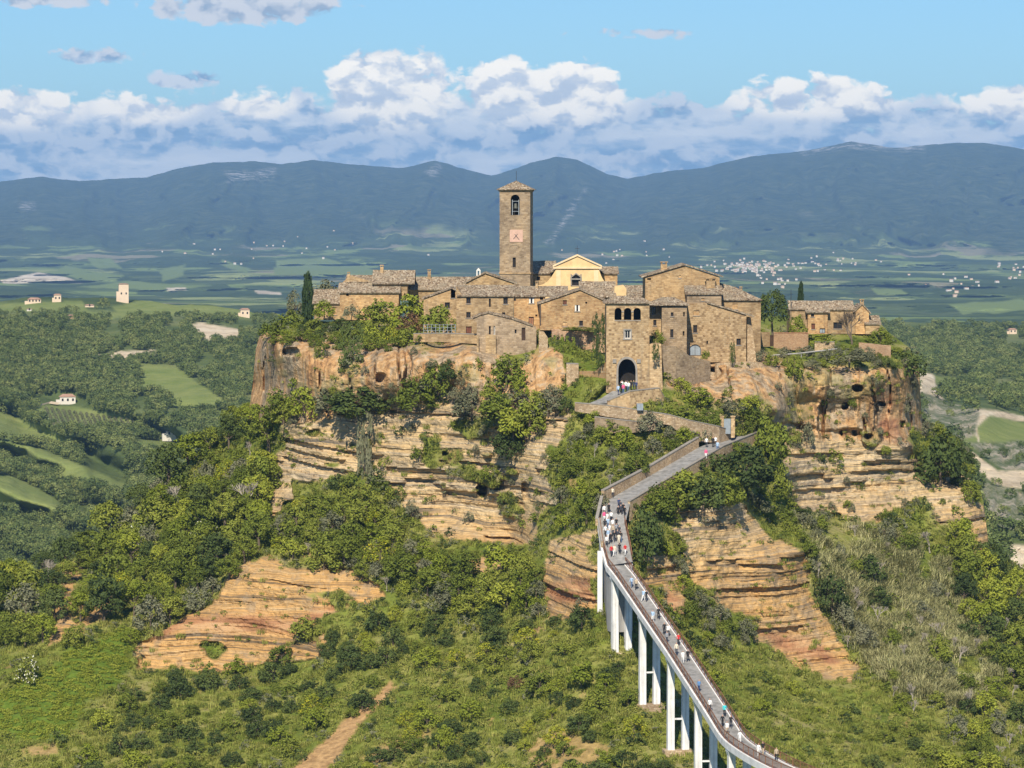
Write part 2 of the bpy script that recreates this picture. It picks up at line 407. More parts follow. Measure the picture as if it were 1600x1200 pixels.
# ================================================================== the rock and its slopes
TOP = [(-260, 960), (-100, 915), (0, 905), (60, 888), (130, 868), (200, 805), (250, 752), (300, 712), (350, 676), (384, 652), (391, 632), (395, 600), (400, 545), (406, 524),
       (440, 510), (480, 502), (560, 496), (700, 494), (1000, 492), (1250, 496), (1370, 500), (1395, 524), (1422, 545), (1436, 575), (1440, 655), (1470, 668), (1500, 695),
       (1512, 738), (1535, 775), (1545, 852), (1600, 890), (1700, 930), (1860, 980)]
CTRL = [
 (402, 535, 590), (396, 600, 586), (392, 640, 583), (420, 534, 568), (460, 522, 563), (520, 528, 559), (600, 537, 552), (660, 533, 546), (720, 536, 541), (790, 580, 531), (850, 592, 525), (900, 622, 518),
 (950, 630, 510), (1030, 612, 513), (1050, 602, 520), (1120, 592, 530), (1190, 568, 538), (1250, 565, 544), (1330, 565, 547), (1400, 565, 551), (1430, 585, 560),
 (420, 650, 562), (500, 645, 550), (600, 630, 543), (700, 612, 535), (780, 640, 522), (850, 640, 516),
 (480, 500, 610), (440, 512, 590), (540, 497, 596), (740, 522, 551), (900, 515, 548), (1010, 535, 540), (1130, 560, 537), (1190, 545, 556), (1300, 522, 580), (1350, 541, 562), (1400, 532, 590), (1000, 492, 660), (1250, 496, 660), (700, 494, 650), (860, 520, 541), (920, 550, 533),
 (440, 660, 556), (435, 790, 548), (550, 700, 543), (550, 745, 540), (650, 700, 533), (700, 800, 529), (780, 700, 519), (800, 840, 515), (870, 660, 512), (860, 780, 503), (900, 700, 505), (925, 760, 488),
 (550, 850, 522), (650, 880, 512), (750, 900, 503), (850, 880, 488), (850, 960, 481), (925, 900, 470), (930, 960, 466), (750, 1000, 485), (750, 1200, 446), (600, 1000, 495), (550, 1200, 452), (900, 1050, 456), (900, 1200, 432),
 (250, 985, 513), (400, 895, 519), (470, 885, 517), (600, 930, 507), (230, 1045, 510), (330, 1046, 511), (400, 1032, 512), (440, 1000, 511), (600, 962, 504), (330, 1075, 500), (420, 1060, 500), (230, 1200, 465), (400, 1200, 458), (100, 1200, 470), (-100, 1200, 478), (0, 1050, 503), (100, 1050, 503), (100, 950, 528), (0, 912, 565), (130, 872, 575), (200, 806, 585), (300, 714, 598), (380, 656, 592), (300, 800, 560), (300, 900, 533), (400, 800, 547), (-150, 1000, 560),
 (1000, 700, 505), (1090, 695, 508), (1145, 682, 517), (1180, 690, 517), (1050, 650, 510), (950, 655, 509), (935, 800, 479), (960, 880, 470), (1000, 800, 480), (1010, 960, 470), (1060, 1060, 462),
 (965, 1022, 461), (1000, 1102, 447), (1045, 1174, 431), (1095, 1245, 414), (1140, 1330, 394),
 (1060, 800, 486), (1140, 790, 492), (1170, 740, 502), (1210, 640, 523), (1250, 860, 495), (1335, 1050, 487), (1230, 1040, 483), (1150, 970, 481), (1080, 900, 482), (1150, 900, 487), (1250, 960, 490), (1020, 880, 477), (1055, 950, 471), (1150, 1100, 452), (1250, 1200, 430), (1400, 1200, 445), (1600, 1200, 455), (1400, 1050, 480), (1350, 900, 514), (1500, 1000, 500), (1600, 905, 565), (1600, 1000, 515), (1540, 866, 545), (1800, 1100, 520),
 (1250, 630, 540), (1300, 640, 544), (1380, 640, 548), (1225, 690, 533), (1300, 690, 541), (1420, 697, 548), (1240, 790, 528), (1300, 802, 535), (1440, 802, 543), (1500, 762, 553), (1535, 792, 555), (1460, 690, 577), (1500, 710, 587), (1436, 640, 562),
 (200, 1330, 440), (600, 1330, 425), (900, 1330, 408), (1400, 1330, 415), (1700, 1330, 430)]
CL_STRATA = [
 [(440, 655), (520, 648), (600, 622), (700, 612), (775, 640), (785, 690), (800, 690), (850, 650), (900, 648), (905, 665), (875, 700), (872, 745), (880, 765), (850, 800), (832, 842), (780, 842), (660, 832), (600, 752), (560, 735), (470, 745), (455, 795), (418, 815), (430, 700)],
 [(860, 835), (936, 818), (938, 965), (850, 962), (844, 905)],
 [(228, 1046), (224, 1020), (250, 985), (330, 952), (372, 905), (430, 868), (475, 885), (560, 898), (618, 930), (560, 962), (485, 972), (440, 1002), (420, 1032), (330, 1046)],
 [(118, 878), (142, 888), (132, 940), (118, 1000), (66, 1008), (92, 960), (104, 912)],
 [(150, 935), (172, 922), (165, 962), (118, 1002), (126, 976)],
 [(1058, 792), (1100, 782), (1142, 785), (1172, 802), (1252, 856), (1256, 900), (1272, 946), (1338, 1042), (1336, 1064), (1295, 1066), (1230, 1042), (1182, 1002), (1150, 970), (1190, 960), (1110, 938), (1080, 900), (1062, 840)],
 [(1002, 856), (1050, 872), (1072, 925), (1074, 965), (1040, 965), (1000, 905)],
 [(1210, 668), (1420, 688), (1440, 722), (1500, 738), (1535, 776), (1548, 868), (1510, 852), (1440, 804), (1362, 818), (1300, 806), (1240, 792), (1228, 720)],
 [(640, 870), (665, 868), (660, 895), (640, 890)], [(715, 868), (770, 860), (775, 890), (720, 905)],
 [(420, 1030), (440, 1000), (520, 985), (480, 1020)]]
CL_TUFA = [
 [(388, 660), (390, 530), (410, 517), (470, 522), (560, 534), (640, 530), (725, 538), (800, 560), (860, 540), (890, 585), (870, 650), (780, 640), (700, 614), (600, 625), (520, 650), (440, 657), (425, 672), (400, 660)],
 [(1036, 600), (1040, 552), (1190, 556), (1300, 562), (1436, 570), (1445, 650), (1428, 702), (1300, 690), (1212, 672), (1205, 640), (1180, 622), (1120, 630)]]
RED = [[(228, 1000), (270, 972), (420, 962), (560, 955), (600, 962), (480, 982), (300, 990)], [(846, 905), (938, 900), (938, 932), (848, 940)], [(1180, 985), (1260, 1000), (1310, 1035), (1290, 1045), (1220, 1020)], [(1030, 930), (1074, 945), (1074, 965), (1034, 955)],
       [(1362, 600), (1392, 590), (1390, 690), (1360, 690)]]
SLIP = [(442, 1216), (512, 1216), (556, 1145), (620, 1072), (608, 1062), (580, 1090), (525, 1140)]
SCAR = [[(805, 1170), (880, 1142), (945, 1160), (930, 1195), (830, 1205)], [(560, 1182), (640, 1150), (690, 1140), (600, 1200)], [(40, 1165), (75, 1150), (85, 1170), (50, 1182)]]
LUSH = [(-20, 1130), (-20, 1080), (60, 1050), (140, 1010), (200, 975), (225, 985), (215, 1040), (150, 1095), (105, 1150), (40, 1150)]
CAVES = [(1338, 606, 8, 6, 5), (1320, 636, 5, 6, 4), (1372, 634, 5, 4, 4), (1408, 663, 4, 6, 4), (1357, 684, 7, 4, 3), (1316, 679, 3, 4, 2.5), (1335, 679, 3, 4, 2.5), (752, 766, 8, 9, 6), (697, 708, 4, 4, 3), (822, 768, 6, 14, 2),
         (1052, 578, 14, 8, 5), (1107, 585, 15, 10, 4), (1300, 805, 14, 4, 4), (455, 552, 12, 7, 3), (596, 590, 8, 8, 3), (632, 572, 5, 30, 2.5), (1282, 655, 4, 30, 2.5), (1362, 640, 3, 40, 2)]
ROADPOLY = [(1092, 690), (1180, 680), (1172, 700), (1130, 712), (1060, 748), (992, 790), (985, 830), (990, 880), (985, 900), (952, 900), (940, 860), (932, 820), (940, 775)]
RAMPPOLY = [(918, 630), (950, 600), (955, 560), (1005, 560), (1034, 600), (1034, 618), (990, 618), (952, 632)]

hill_rbf = RBF(CTRL, 1.3)
NX, NY = 960, 470
hx = np.linspace(-240, 1840, NX)
tx, ty = np.array(TOP).T
htop = np.interp(hx, tx, ty) + (fbm(hx / 23.0, 0, 0, 4, 3) - 0.5) * 9
GX = np.repeat(hx[None, :], NY, 0)
GY = np.maximum(np.linspace(488, 1330, NY)[:, None] + 0 * GX, htop[None, :])
GD = hill_rbf(GX, GY)
pw = Pn(GX, GY, GD)
wx = (fbm(pw[..., 0] / 9, pw[..., 2] / 9, 3.3, 4, 11) - 0.5) * 70      # ragged outlines of the bare rock
wx = wx + (fbm(pw[..., 0] / 2.5, pw[..., 2] / 2.5, 3.3, 3, 15) - 0.5) * 55
wy = (fbm(pw[..., 0] / 9, pw[..., 2] / 9, 9.1, 4, 12) - 0.5) * 56
def mask(polys, soft, wob=1.0):
    m = np.full(GX.shape, -1e9)
    for q in polys: m = np.maximum(m, polydist(GX + wx * wob, GY + wy * wob, q))
    return sm(m, -soft, soft)
c_str, c_tuf = mask(CL_STRATA, 3), mask(CL_TUFA, 4)
over = sm(fbm(pw[..., 0] / 7, pw[..., 2] / 4, 8.8, 4, 17), 0.655, 0.70)
c_str = c_str * (1 - over); c_tuf = c_tuf * (1 - over * 0.3)
cliff = np.maximum(c_str, c_tuf)
red = mask(RED, 9) * cliff * 0.85
soil = np.maximum(mask([SLIP], 4, 0.35), mask(SCAR, 8, 1.0) * 0.7)
lush = mask([LUSH], 8)
road_cut = mask([ROADPOLY, RAMPPOLY], 4, 0.0)
wz = pw[..., 2] + (fbm(pw[..., 0] / 45, pw[..., 1] / 45, 0.5, 3, 21) - 0.5) * 5 + pw[..., 0] * 0.012
def blocks(u, wv, seed):
    """stepped profile: constant inside each bed, jumping at its edges"""
    k = np.floor(wv); f = wv - k
    q0 = vnoise(u * 0.35 + hsh(k, k * 0, k * 0, seed) * 50, k * 7.0 + 0.5, 0.5, seed + 1)
    q1 = vnoise(u * 0.35 + hsh(k + 1, k * 0, k * 0, seed) * 50, (k + 1) * 7.0 + 0.5, 0.5, seed + 1)
    return q0 + (q1 - q0) * sm(f, 0.82, 1.0)
bedw = wz / 1.9 + (vnoise(0.1, 0.1, wz / 5.0, 30) - 0.5) * 2.2
lay = blocks(pw[..., 0] / 5, bedw, 31) * 1.0 + blocks(pw[..., 0] / 3, wz / 0.62 + (vnoise(0.7, 0.1, wz / 2.0, 29) - 0.5) * 1.6, 35) * 0.55
gk = np.floor(wz / 0.85); groove = (hsh(gk, gk * 0, gk * 0, 39) < 0.2) * sm(fbm(pw[..., 0] / 8, gk * 3.0, 0, 3, 38), 0.42, 0.5)
rough = fbm(pw[..., 0] / 2.6, wz / 2.0, 1.2, 5, 41, 0.62) - 0.5
rid = 0.5 - np.abs(fbm(pw[..., 0] / 5.5, wz / 4.5, 2.2, 5, 43, 0.6) - 0.5) * 2
GD2 = GD - c_str * (1 - c_tuf) * (lay * 2.1 + rough * 2.2 - groove * 1.4 - 1.2)
GD2 = GD2 - c_str * (fbm(pw[..., 0] / 12, wz / 22, 4.0, 3, 45) - 0.5) * 7
colu = pw[..., 0] / 4.6 + (fbm(pw[..., 0] / 7, pw[..., 2] / 22, 0, 4, 51) - 0.5) * 1.8
def columns(u, zz, seed):
    k = np.floor(u); f = u - k
    q0 = vnoise(zz / 24 + hsh(k, k * 0, k * 0, seed) * 40, k * 5.0 + 0.5, 0.5, seed + 1)
    q1 = vnoise(zz / 24 + hsh(k + 1, k * 0, k * 0, seed) * 40, (k + 1) * 5.0 + 0.5, 0.5, seed + 1)
    return q0 + (q1 - q0) * sm(f, 0.86, 1.0), np.minimum(f, 1 - f)
c1, e1 = columns(colu, pw[..., 2], 52)
c2, e2 = columns(colu * 2.7 + 0.4, pw[..., 2], 56)
crack = (1 - sm(e1, 0.0, 0.05)) * sm(fbm(pw[..., 0] / 5, pw[..., 2] / 8, 0, 2, 58), 0.42, 0.55)
GD2 = GD2 - c_tuf * (c1 * 4.6 + c2 * 1.5 - crack * 2.2 + rough * 1.9 + rid * 0.8 - 3.2)
GD2 = GD2 + (1 - cliff) * ((fbm(pw[..., 0] / 11, GD / 11, 0.4, 4, 61) - 0.5) * 5.0 + (fbm(pw[..., 0] / 2.4, GD / 2.4, 0.4, 3, 62) - 0.5) * 1.1)
for (cx, cy, rx, ry, dep) in CAVES:
    q = (np.abs((GX + wx * 0.3 - cx) / rx) ** 2.6 + np.abs((GY + wy * 0.3 - cy) / ry) ** 2.6) ** (1 / 2.6)
    GD2 = GD2 + sm(1.2 - q, 0.0, 0.45) * dep
GD2 = GD2 * (1 - road_cut) + (GD + 2.6) * road_cut
hp = Pn(GX, GY, GD2)
# back of the hill: carry the surface on behind its skyline
back = []
for k, (dd, dzz) in enumerate(((150, 70), (60, 22), (14, 3))):
    b = hp[0].copy(); b[:, 1] += dd; b[:, 2] -= dzz; back.append(b)
HP = np.concatenate([np.stack(back), hp], 0)
def grid_faces(ny, nx):
    i = np.arange(ny * nx).reshape(ny, nx)
    return np.stack([i[:-1, :-1], i[1:, :-1], i[1:, 1:], i[:-1, 1:]], -1).reshape(-1, 4)
def padrows(a): return np.concatenate([np.repeat(a[:1] * 0, 3, 0), a], 0)
me = mesh_np('hill_terrain', HP.reshape(-1, 3), grid_faces(*HP.shape[:2]), MATS['hill'],
             {'cliff': padrows(cliff), 'tufa': padrows(c_tuf), 'red': padrows(red), 'soil': padrows(soil), 'lush': padrows(lush)}, smooth=False)
hill = link('hill_terrain', me); hill['kind'] = 'structure'
hill_bvh = BVHTree.FromPolygons([tuple(q) for q in hp[::2, ::2].reshape(-1, 3)], [tuple(int(j) for j in q) for q in grid_faces(*hp[::2, ::2].shape[:2])])
def hill_at(px, py):
    """nearest point of the hill seen through the pixel"""
    dvec = P(px, py, 1.0).normalized()
    h = hill_bvh.ray_cast(Vector((0, 0, 0)), dvec)
    return h[0]
def ground_z(x, y):
    h = hill_bvh.ray_cast(Vector((x, y, 60)), Vector((0, 0, -1)))
    return h[0].z if h[0] is not None else None

# ================================================================== middle distance
K = 1.35
def sheet(name, top, ctrl, x0, x1, ybot, step, fields, pale, clay, relief, mat, seed, extra=None, ysc=1.3):
    nx = int((x1 - x0) / step) + 1; ny = int((ybot - min(q[1] for q in top)) / step) + 1
    xs = np.linspace(x0, x1, nx); a, b = np.array(top).T
    tp = np.interp(xs, a, b) + (fbm(xs / 40.0, 0, 0, 4, seed) - 0.5) * 5
    vv = np.linspace(0, 1, ny)[:, None]
    X = np.repeat(xs[None, :], ny, 0); Y = tp[None] + vv * (ybot - tp)[None]
    D = np.exp(RBF([(q[0], q[1], math.log(q[2])) for q in ctrl], ysc)(X, Y))
    p0 = Pn(X, Y, D)
    rl = fbm(p0[..., 0] / relief[0], p0[..., 1] / relief[0], 0, 5, seed + 5) - 0.5
    D = D * (1 - rl * relief[1] * np.minimum(vv * 8, 1))
    if seed == 100: D = D * (1 - 0.02 * np.cos(2 * math.pi * (Y - 0.42 * X - 690 + (fbm(X / 60, Y / 60, 0, 3, 119) - 0.5) * 40) / 72) * sm(Y - 0.2 * X, 560, 620))
    ox = (fbm(X / 30, Y / 30, 0, 4, seed + 7) - 0.5) * 9; oy = (fbm(X / 30, Y / 30, 5, 4, seed + 8) - 0.5) * 7
    def mk(polys, soft):
        m = np.full(X.shape, -1e9)
        for q in polys: m = np.maximum(m, polydist(X + ox, Y + oy, q))
        return sm(m, -soft, soft)
    at = {'field': mk(fields, 2), 'pale': mk(pale, 1.5), 'clay': mk(clay, 3)}
    pr = fbm(X / 8, Y / 5, 0, 4, seed + 9) - 0.5
    rib = np.abs(fbm(X / 7 + Y / 22, Y / 60, 0, 3, seed + 10) - 0.5) * 2
    D = D * (1 - at['pale'] * pr * 0.012 + at['clay'] * (rib - 0.2) * 0.022)
    W = Pn(X, Y, D)
    bk = W[0].copy(); bk[:, 1] *= 1.12; bk[:, 2] -= 40
    W2 = np.concatenate([bk[None], W], 0)
    for k_ in at: at[k_] = np.concatenate([at[k_][:1] * 0, at[k_]], 0)
    o = link(name, mesh_np(name, W2.reshape(-1, 3), grid_faces(*W2.shape[:2]), mat, at, smooth=True)); o['kind'] = 'structure'
    return X, Y, W, at, D
L_FIELD = [[(175, 478), (230, 468), (330, 476), (430, 488), (430, 498), (300, 492), (190, 498)], [(-60, 474), (130, 470), (140, 486), (-60, 488)],
           [(44, 646), (80, 630), (150, 640), (232, 664), (200, 676), (80, 670)], [(-60, 625), (0, 645), (60, 664), (140, 702), (100, 704), (40, 692), (-60, 672)], [(-60, 680), (0, 688), (60, 700), (140, 733), (222, 766), (195, 776), (100, 752), (0, 714), (-60, 705)],
           [(-60, 742), (20, 745), (70, 768), (120, 802), (80, 812), (-60, 795)], [(200, 688), (275, 690), (300, 708), (215, 710)], [(215, 568), (275, 572), (360, 634), (300, 648), (225, 606)], [(120, 484), (205, 488), (175, 500), (120, 498)]]
L_PALE = [[(290, 512), (312, 503), (345, 508), (378, 515), (370, 530), (340, 536), (305, 526)], [(108, 556), (122, 554), (122, 561), (110, 560)], [(148, 555), (185, 548), (218, 546), (250, 550), (248, 562), (220, 560), (180, 562), (150, 562)], [(388, 514), (402, 511), (402, 520), (390, 520)]]
LT = [(-260, 472), (0, 470), (40, 464), (190, 466), (260, 474), (330, 477), (420, 490), (520, 505)]
LC = [(-260, 472, 1750), (0, 472, 1720), (200, 472, 1700), (400, 492, 1650), (0, 520, 1430), (200, 520, 1420), (400, 530, 1400), (-260, 600, 1300), (100, 600, 1290), (300, 600, 1260), (420, 640, 1200), (50, 650, 1230), (110, 626, 1260), (275, 682, 1180),
      (0, 700, 1130), (100, 720, 1110), (200, 740, 1080), (0, 760, 1030), (100, 800, 1010), (0, 850, 930), (200, 800, 1000), (300, 800, 980), (460, 800, 980), (-260, 850, 950), (0, 960, 840), (460, 960, 860), (520, 560, 1350)]
LX = sheet('valley_wood_slope', LT, [(a, b, c * K) for a, b, c in LC], -260, 520, 960, 3.0, L_FIELD, L_PALE, [], (160, 0.05), MATS['valley'], 100)
R_FIELD = [[(1460, 586), (1520, 590), (1500, 600), (1460, 597)], [(1490, 660), (1540, 645), (1600, 660), (1640, 690), (1540, 700), (1490, 700)]]
R_PALE = [[(1436, 580), (1458, 584), (1464, 610), (1476, 626), (1460, 618), (1436, 614)], [(1520, 640), (1560, 642), (1640, 656), (1640, 662), (1545, 650), (1528, 668), (1532, 692), (1520, 668)], [(1515, 702), (1560, 735), (1640, 735), (1640, 765), (1560, 760), (1520, 730)], [(1565, 853), (1660, 850), (1660, 930), (1590, 925)], [(1560, 788), (1640, 770), (1640, 782), (1575, 800)]]
R_CLAY = [[(1440, 612), (1470, 625), (1530, 645), (1525, 680), (1480, 690), (1440, 660)], [(1510, 690), (1560, 690), (1650, 690), (1650, 735), (1570, 735)], [(1520, 740), (1600, 770), (1600, 830), (1540, 820)]]
RT = [(1300, 505), (1380, 503), (1500, 505), (1560, 511), (1600, 513), (1860, 520)]
RC = [(1300, 505, 2600), (1500, 506, 2600), (1860, 520, 2600), (1400, 560, 2100), (1600, 560, 2150), (1500, 600, 1800), (1600, 640, 1550), (1440, 600, 1450), (1470, 640, 1400), (1540, 645, 1350), (1600, 660, 1400), (1860, 660, 1450), (1560, 695, 1270), (1600, 735, 1150), (1520, 740, 1130), (1400, 760, 1100), (1600, 830, 1000), (1540, 860, 950), (1860, 860, 1000), (1600, 940, 880), (1400, 940, 900), (1300, 700, 1250)]
RX = sheet('badland_slope', RT, RC, 1300, 1860, 960, 3.0, R_FIELD, R_PALE, R_CLAY, (140, 0.05), MATS['valley'], 200)

# ================================================================== plain and mountains
RIDGE = [(-500, 296), (-300, 290), (0, 284), (60, 276), (125, 283), (180, 279), (230, 277), (270, 265), (330, 254), (400, 252), (440, 257), (490, 250), (560, 258), (630, 262), (680, 251), (720, 262), (770, 275), (830, 254), (870, 245), (900, 249), (950, 272), (980, 279), (1040, 268), (1100, 262),
         (1170, 245), (1260, 236), (1330, 221), (1400, 231), (1480, 224), (1540, 223), (1600, 233), (1800, 246), (2100, 262)]
fxs = np.linspace(-500, 2100, 700)
ra, rb = np.array(RIDGE).T
rid = np.interp(fxs, ra, rb) + (fbm(fxs / 14.0, 0, 0, 4, 77) - 0.5) * 2.5
fv = np.linspace(0, 1, 260)[:, None]
FX = np.repeat(fxs[None], 260, 0); FY = rid[None] + fv * (545 - rid)[None]
base = (FY - rid[None]) / (385 - rid)[None]
FD = np.where(base < 1, 18500 + (12500 - 18500) * np.clip(base, 0, 1) ** 0.9, np.interp(FY, [385, 420, 450, 480, 545], [12500, 9500, 7000, 5200, 2900]))
f0w = Pn(FX, FY, FD)
spur = 1 - np.abs(fbm(FX / 90 + (fbm(FX / 50, FY / 50, 0, 3, 83) - 0.5) * 1.2, FY / 110, 0, 5, 81, 0.5) - 0.5) * 4
mt = np.clip(base * 6, 0, 1) * sm(-FY, -420, -370)
FD = FD - mt * spur * 700
pl = sm(FY, 385, 440)
FD = FD * (1 - pl * (fbm(f0w[..., 0] / 500, f0w[..., 1] / 1100, 0, 5, 91) - 0.5) * 0.24)
def fmask(polys, soft, wob=8):
    ox = (fbm(FX / 30, FY / 12, 0, 4, 95) - 0.5) * wob * 2; oy = (fbm(FX / 30, FY / 12, 5, 4, 96) - 0.5) * wob
    m = np.full(FX.shape, -1e9)
    for q in polys: m = np.maximum(m, polydist(FX + ox, FY + oy, q))
    return sm(m, -soft, soft)
crops = sm(FY + (fbm(FX / 60, FY / 30, 0, 5, 99) - 0.5) * 110, 350, 395)
F_FIELD = [[(70, 425), (100, 413), (150, 425), (190, 430), (180, 440), (120, 438)], [(135, 402), (175, 404), (190, 420), (150, 418)], [(248, 422), (290, 415), (288, 432), (255, 440)], [(345, 405), (390, 422), (380, 428), (340, 412)], [(430, 408), (500, 402), (560, 415), (620, 432), (430, 430)], [(180, 440), (330, 446), (250, 455), (120, 448)], [(1360, 452), (1410, 450), (1420, 458), (1370, 460)], [(1480, 476), (1600, 468), (1620, 485), (1500, 490)]]
F_PALE = [[(0, 438), (60, 426), (100, 434), (128, 442), (60, 440), (5, 444)], [(260, 450), (290, 449), (290, 453), (262, 454)], [(395, 454), (440, 456), (440, 460), (400, 459)]]
F_ROCK = [[(1250, 236), (1330, 220), (1440, 226), (1440, 236), (1330, 232), (1260, 242)], [(660, 270), (690, 252), (692, 262), (672, 276)], [(350, 268), (430, 262), (420, 280), (360, 284)], [(25, 318), (55, 318), (50, 328), (30, 328)], [(850, 380), (912, 296), (916, 296), (860, 382)]]
fw = Pn(FX, FY, FD)
bk = fw[0].copy(); bk[:, 1] += 2500; bk[:, 2] -= 500
fW = np.concatenate([bk[None], fw], 0)
def pad1(a): return np.concatenate([a[:1] * 0, a], 0)
o = link('mountains_and_plain', mesh_np('mountains_and_plain', fW.reshape(-1, 3), grid_faces(*fW.shape[:2]), MATS['far_land'],
         {'crops': pad1(crops), 'field': pad1(fmask(F_FIELD, 1.5)), 'pale': pad1(fmask(F_PALE, 1, 5)), 'rock': pad1(fmask(F_ROCK, 4))}, smooth=True)); o['kind'] = 'structure'
far_bvh = BVHTree.FromPolygons([tuple(q) for q in fw.reshape(-1, 3)], [tuple(int(j) for j in q) for q in grid_faces(*fw.shape[:2])])
def cast(bvh, px, py):
    return bvh.ray_cast(Vector((0, 0, 0)), P(px, py, 1.0).normalized())[0]
# valley floor that everything stands on
g = MB(); g.quad((-9000, -400, -330), (9000, -400, -330), (9000, 21500, -330), (-9000, 21500, -330))
g.build('valley_ground', MATS['valley'])['kind'] = 'structure'
# ================================================================== building materials
def stone(name, dark, mid, light, mortar, bw=0.55, bh=0.27, patch=0.55, bk=0.52):
    def b(t):
        p = pos(t); x, y, z = t.sep(p)
        jit = t.noise(p, 0.8, 3.0)
        vec = t.comb(t.math('ADD', t.math('ADD', x, t.math('MULTIPLY', y, 0.83)), t.math('MULTIPLY', jit, 0.35)), t.math('ADD', z, t.math('MULTIPLY', t.noise(p, 0.5, 3.0), 0.35)), 0.0)
        br = t.new('ShaderNodeTexBrick')
        t.setin(br, 'Vector', vec)
        br.inputs['Color1'].default_value = (0, 0, 0, 1); br.inputs['Color2'].default_value = (1, 1, 1, 1); br.inputs['Mortar'].default_value = (0.5, 0.5, 0.5, 1)
        br.inputs['Scale'].default_value = 1.0; br.inputs['Mortar Size'].default_value = 0.02; br.inputs['Brick Width'].default_value = bw; br.inputs['Row Height'].default_value = bh
        c = t.ramp(t.math('ADD', t.math('MULTIPLY', t.sep(br.outputs['Color'])[0], bk), t.math('MULTIPLY', t.noise(p, 2.5, 4.0), 1.05 - bk)), [(0.1, dark), (0.45, mid), (0.85, light)])
        c = t.mix(br.outputs['Fac'], c, mortar)
        big = t.noise(p, 0.3, 6.0, 0.68)
        c = t.mix(patch, c, t.ramp(big, [(0.34, (0.40, 0.35, 0.30)), (0.48, (0.9, 0.87, 0.84)), (0.64, (1.35, 1.22, 1.02))]), 'MULTIPLY')
        c = t.mix(1.0, c, (1.06, 1.08, 1.10), 'MULTIPLY')
        oi = t.new('ShaderNodeObjectInfo')
        c = t.mix(1.0, c, t.ramp(oi.outputs['Random'], [(0.0, (0.80, 0.78, 0.78)), (0.35, (1.0, 1.0, 1.0)), (0.7, (0.92, 0.88, 0.84)), (1.0, (1.12, 1.12, 1.15))]), 'MULTIPLY')
        streak = t.step(t.noise(t.map(p, (1.3, 1.3, 0.12)), 1.0, 5.0, 0.6), 0.56, 0.72)
        c = t.mix(t.math('MULTIPLY', streak, 0.4), c, (0.16, 0.135, 0.10))
        h = t.math('SUBTRACT', t.math('MULTIPLY', t.noise(p, 5.0, 4.0), 0.6), br.outputs['Fac'])
        return c, t.bump(h, 0.7, 0.06)
    return material(name, b, 0.92, 0.15)
stone('tuff_wall', (0.22, 0.145, 0.075), (0.37, 0.255, 0.135), (0.50, 0.37, 0.21), (0.43, 0.33, 0.20))
stone('tuff_wall_warm', (0.25, 0.14, 0.065), (0.43, 0.27, 0.13), (0.56, 0.39, 0.20), (0.50, 0.37, 0.21), 0.5, 0.3)
stone('tuff_wall_grey', (0.19, 0.14, 0.09), (0.30, 0.225, 0.145), (0.41, 0.32, 0.215), (0.38, 0.30, 0.2), 0.6, 0.32)
stone('gate_stone', (0.17, 0.105, 0.055), (0.39, 0.27, 0.145), (0.54, 0.40, 0.23), (0.50, 0.38, 0.22), 0.48, 0.34, 0.35, 0.6)
stone('rubble_wall', (0.25, 0.17, 0.10), (0.42, 0.31, 0.19), (0.58, 0.47, 0.32), (0.36, 0.27, 0.17), 0.34, 0.24, 0.4)
stone('brick_wall', (0.24, 0.10, 0.05), (0.38, 0.20, 0.10), (0.50, 0.33, 0.2), (0.45, 0.36, 0.25), 0.3, 0.12, 0.4)
def m_tiles(t):
    p = pos(t); x, y, z = t.sep(p)
    rowv = t.comb(t.math('MULTIPLY', x, 1.0), t.math('ADD', t.math('MULTIPLY', y, 0.9), z), 0.0)
    cell = t.sep(t.voro(t.map(rowv, (4.2, 2.6, 1)), 1.0))
    c = t.ramp(cell[0], [(0.05, (0.13, 0.09, 0.06)), (0.3, (0.25, 0.18, 0.115)), (0.55, (0.34, 0.255, 0.165)), (0.8, (0.42, 0.335, 0.23)), (0.97, (0.54, 0.46, 0.34))])
    lich = t.step(t.noise(p, 0.6, 6.0, 0.7), 0.45, 0.62)
    c = t.mix(t.math('MULTIPLY', lich, 0.65), c, (0.27, 0.23, 0.165))
    wv = t.math('ABSOLUTE', t.math('SINE', t.math('MULTIPLY', x, 12.0)))
    return c, t.bump(t.math('ADD', wv, t.math('MULTIPLY', cell[1], 0.6)), 0.9, 0.1)
material('roof_tiles', m_tiles, 0.95, 0.1)
def plain(name, c, var=0.25, rough=0.8, scale=1.5, spec=0.25):
    def b(t):
        p = pos(t)
        n = t.noise(p, scale, 6.0, 0.6)
        lo = tuple(q * (1 - var) for q in c); hi = tuple(min(q * (1 + var), 0.95) for q in c)
        return t.ramp(n, [(0.3, lo), (0.7, hi)]), t.bump(n, 0.3, 0.03)
    return material(name, b, rough, spec)
plain('ochre_plaster', (0.68, 0.48, 0.24), 0.16, 0.8, 0.7); plain('ochre_trim', (0.72, 0.55, 0.33), 0.12, 0.8, 0.7)
plain('pink_plaster', (0.55, 0.36, 0.27), 0.12); plain('grey_stone', (0.27, 0.245, 0.21), 0.2)
plain('dark_wood', (0.06, 0.035, 0.022), 0.3); plain('red_wood', (0.16, 0.06, 0.035), 0.3); plain('door_brown', (0.33, 0.16, 0.09), 0.2)
plain('dark_glass', (0.018, 0.018, 0.02), 0.2, 0.25, 1.0, 0.5); plain('white_paint', (0.72, 0.69, 0.62), 0.1); plain('grey_door', (0.26, 0.30, 0.33), 0.2)
plain('iron', (0.05, 0.05, 0.052), 0.3, 0.6); plain('bronze', (0.08, 0.085, 0.07), 0.3, 0.5); plain('void', (0.02, 0.017, 0.014), 0.3)
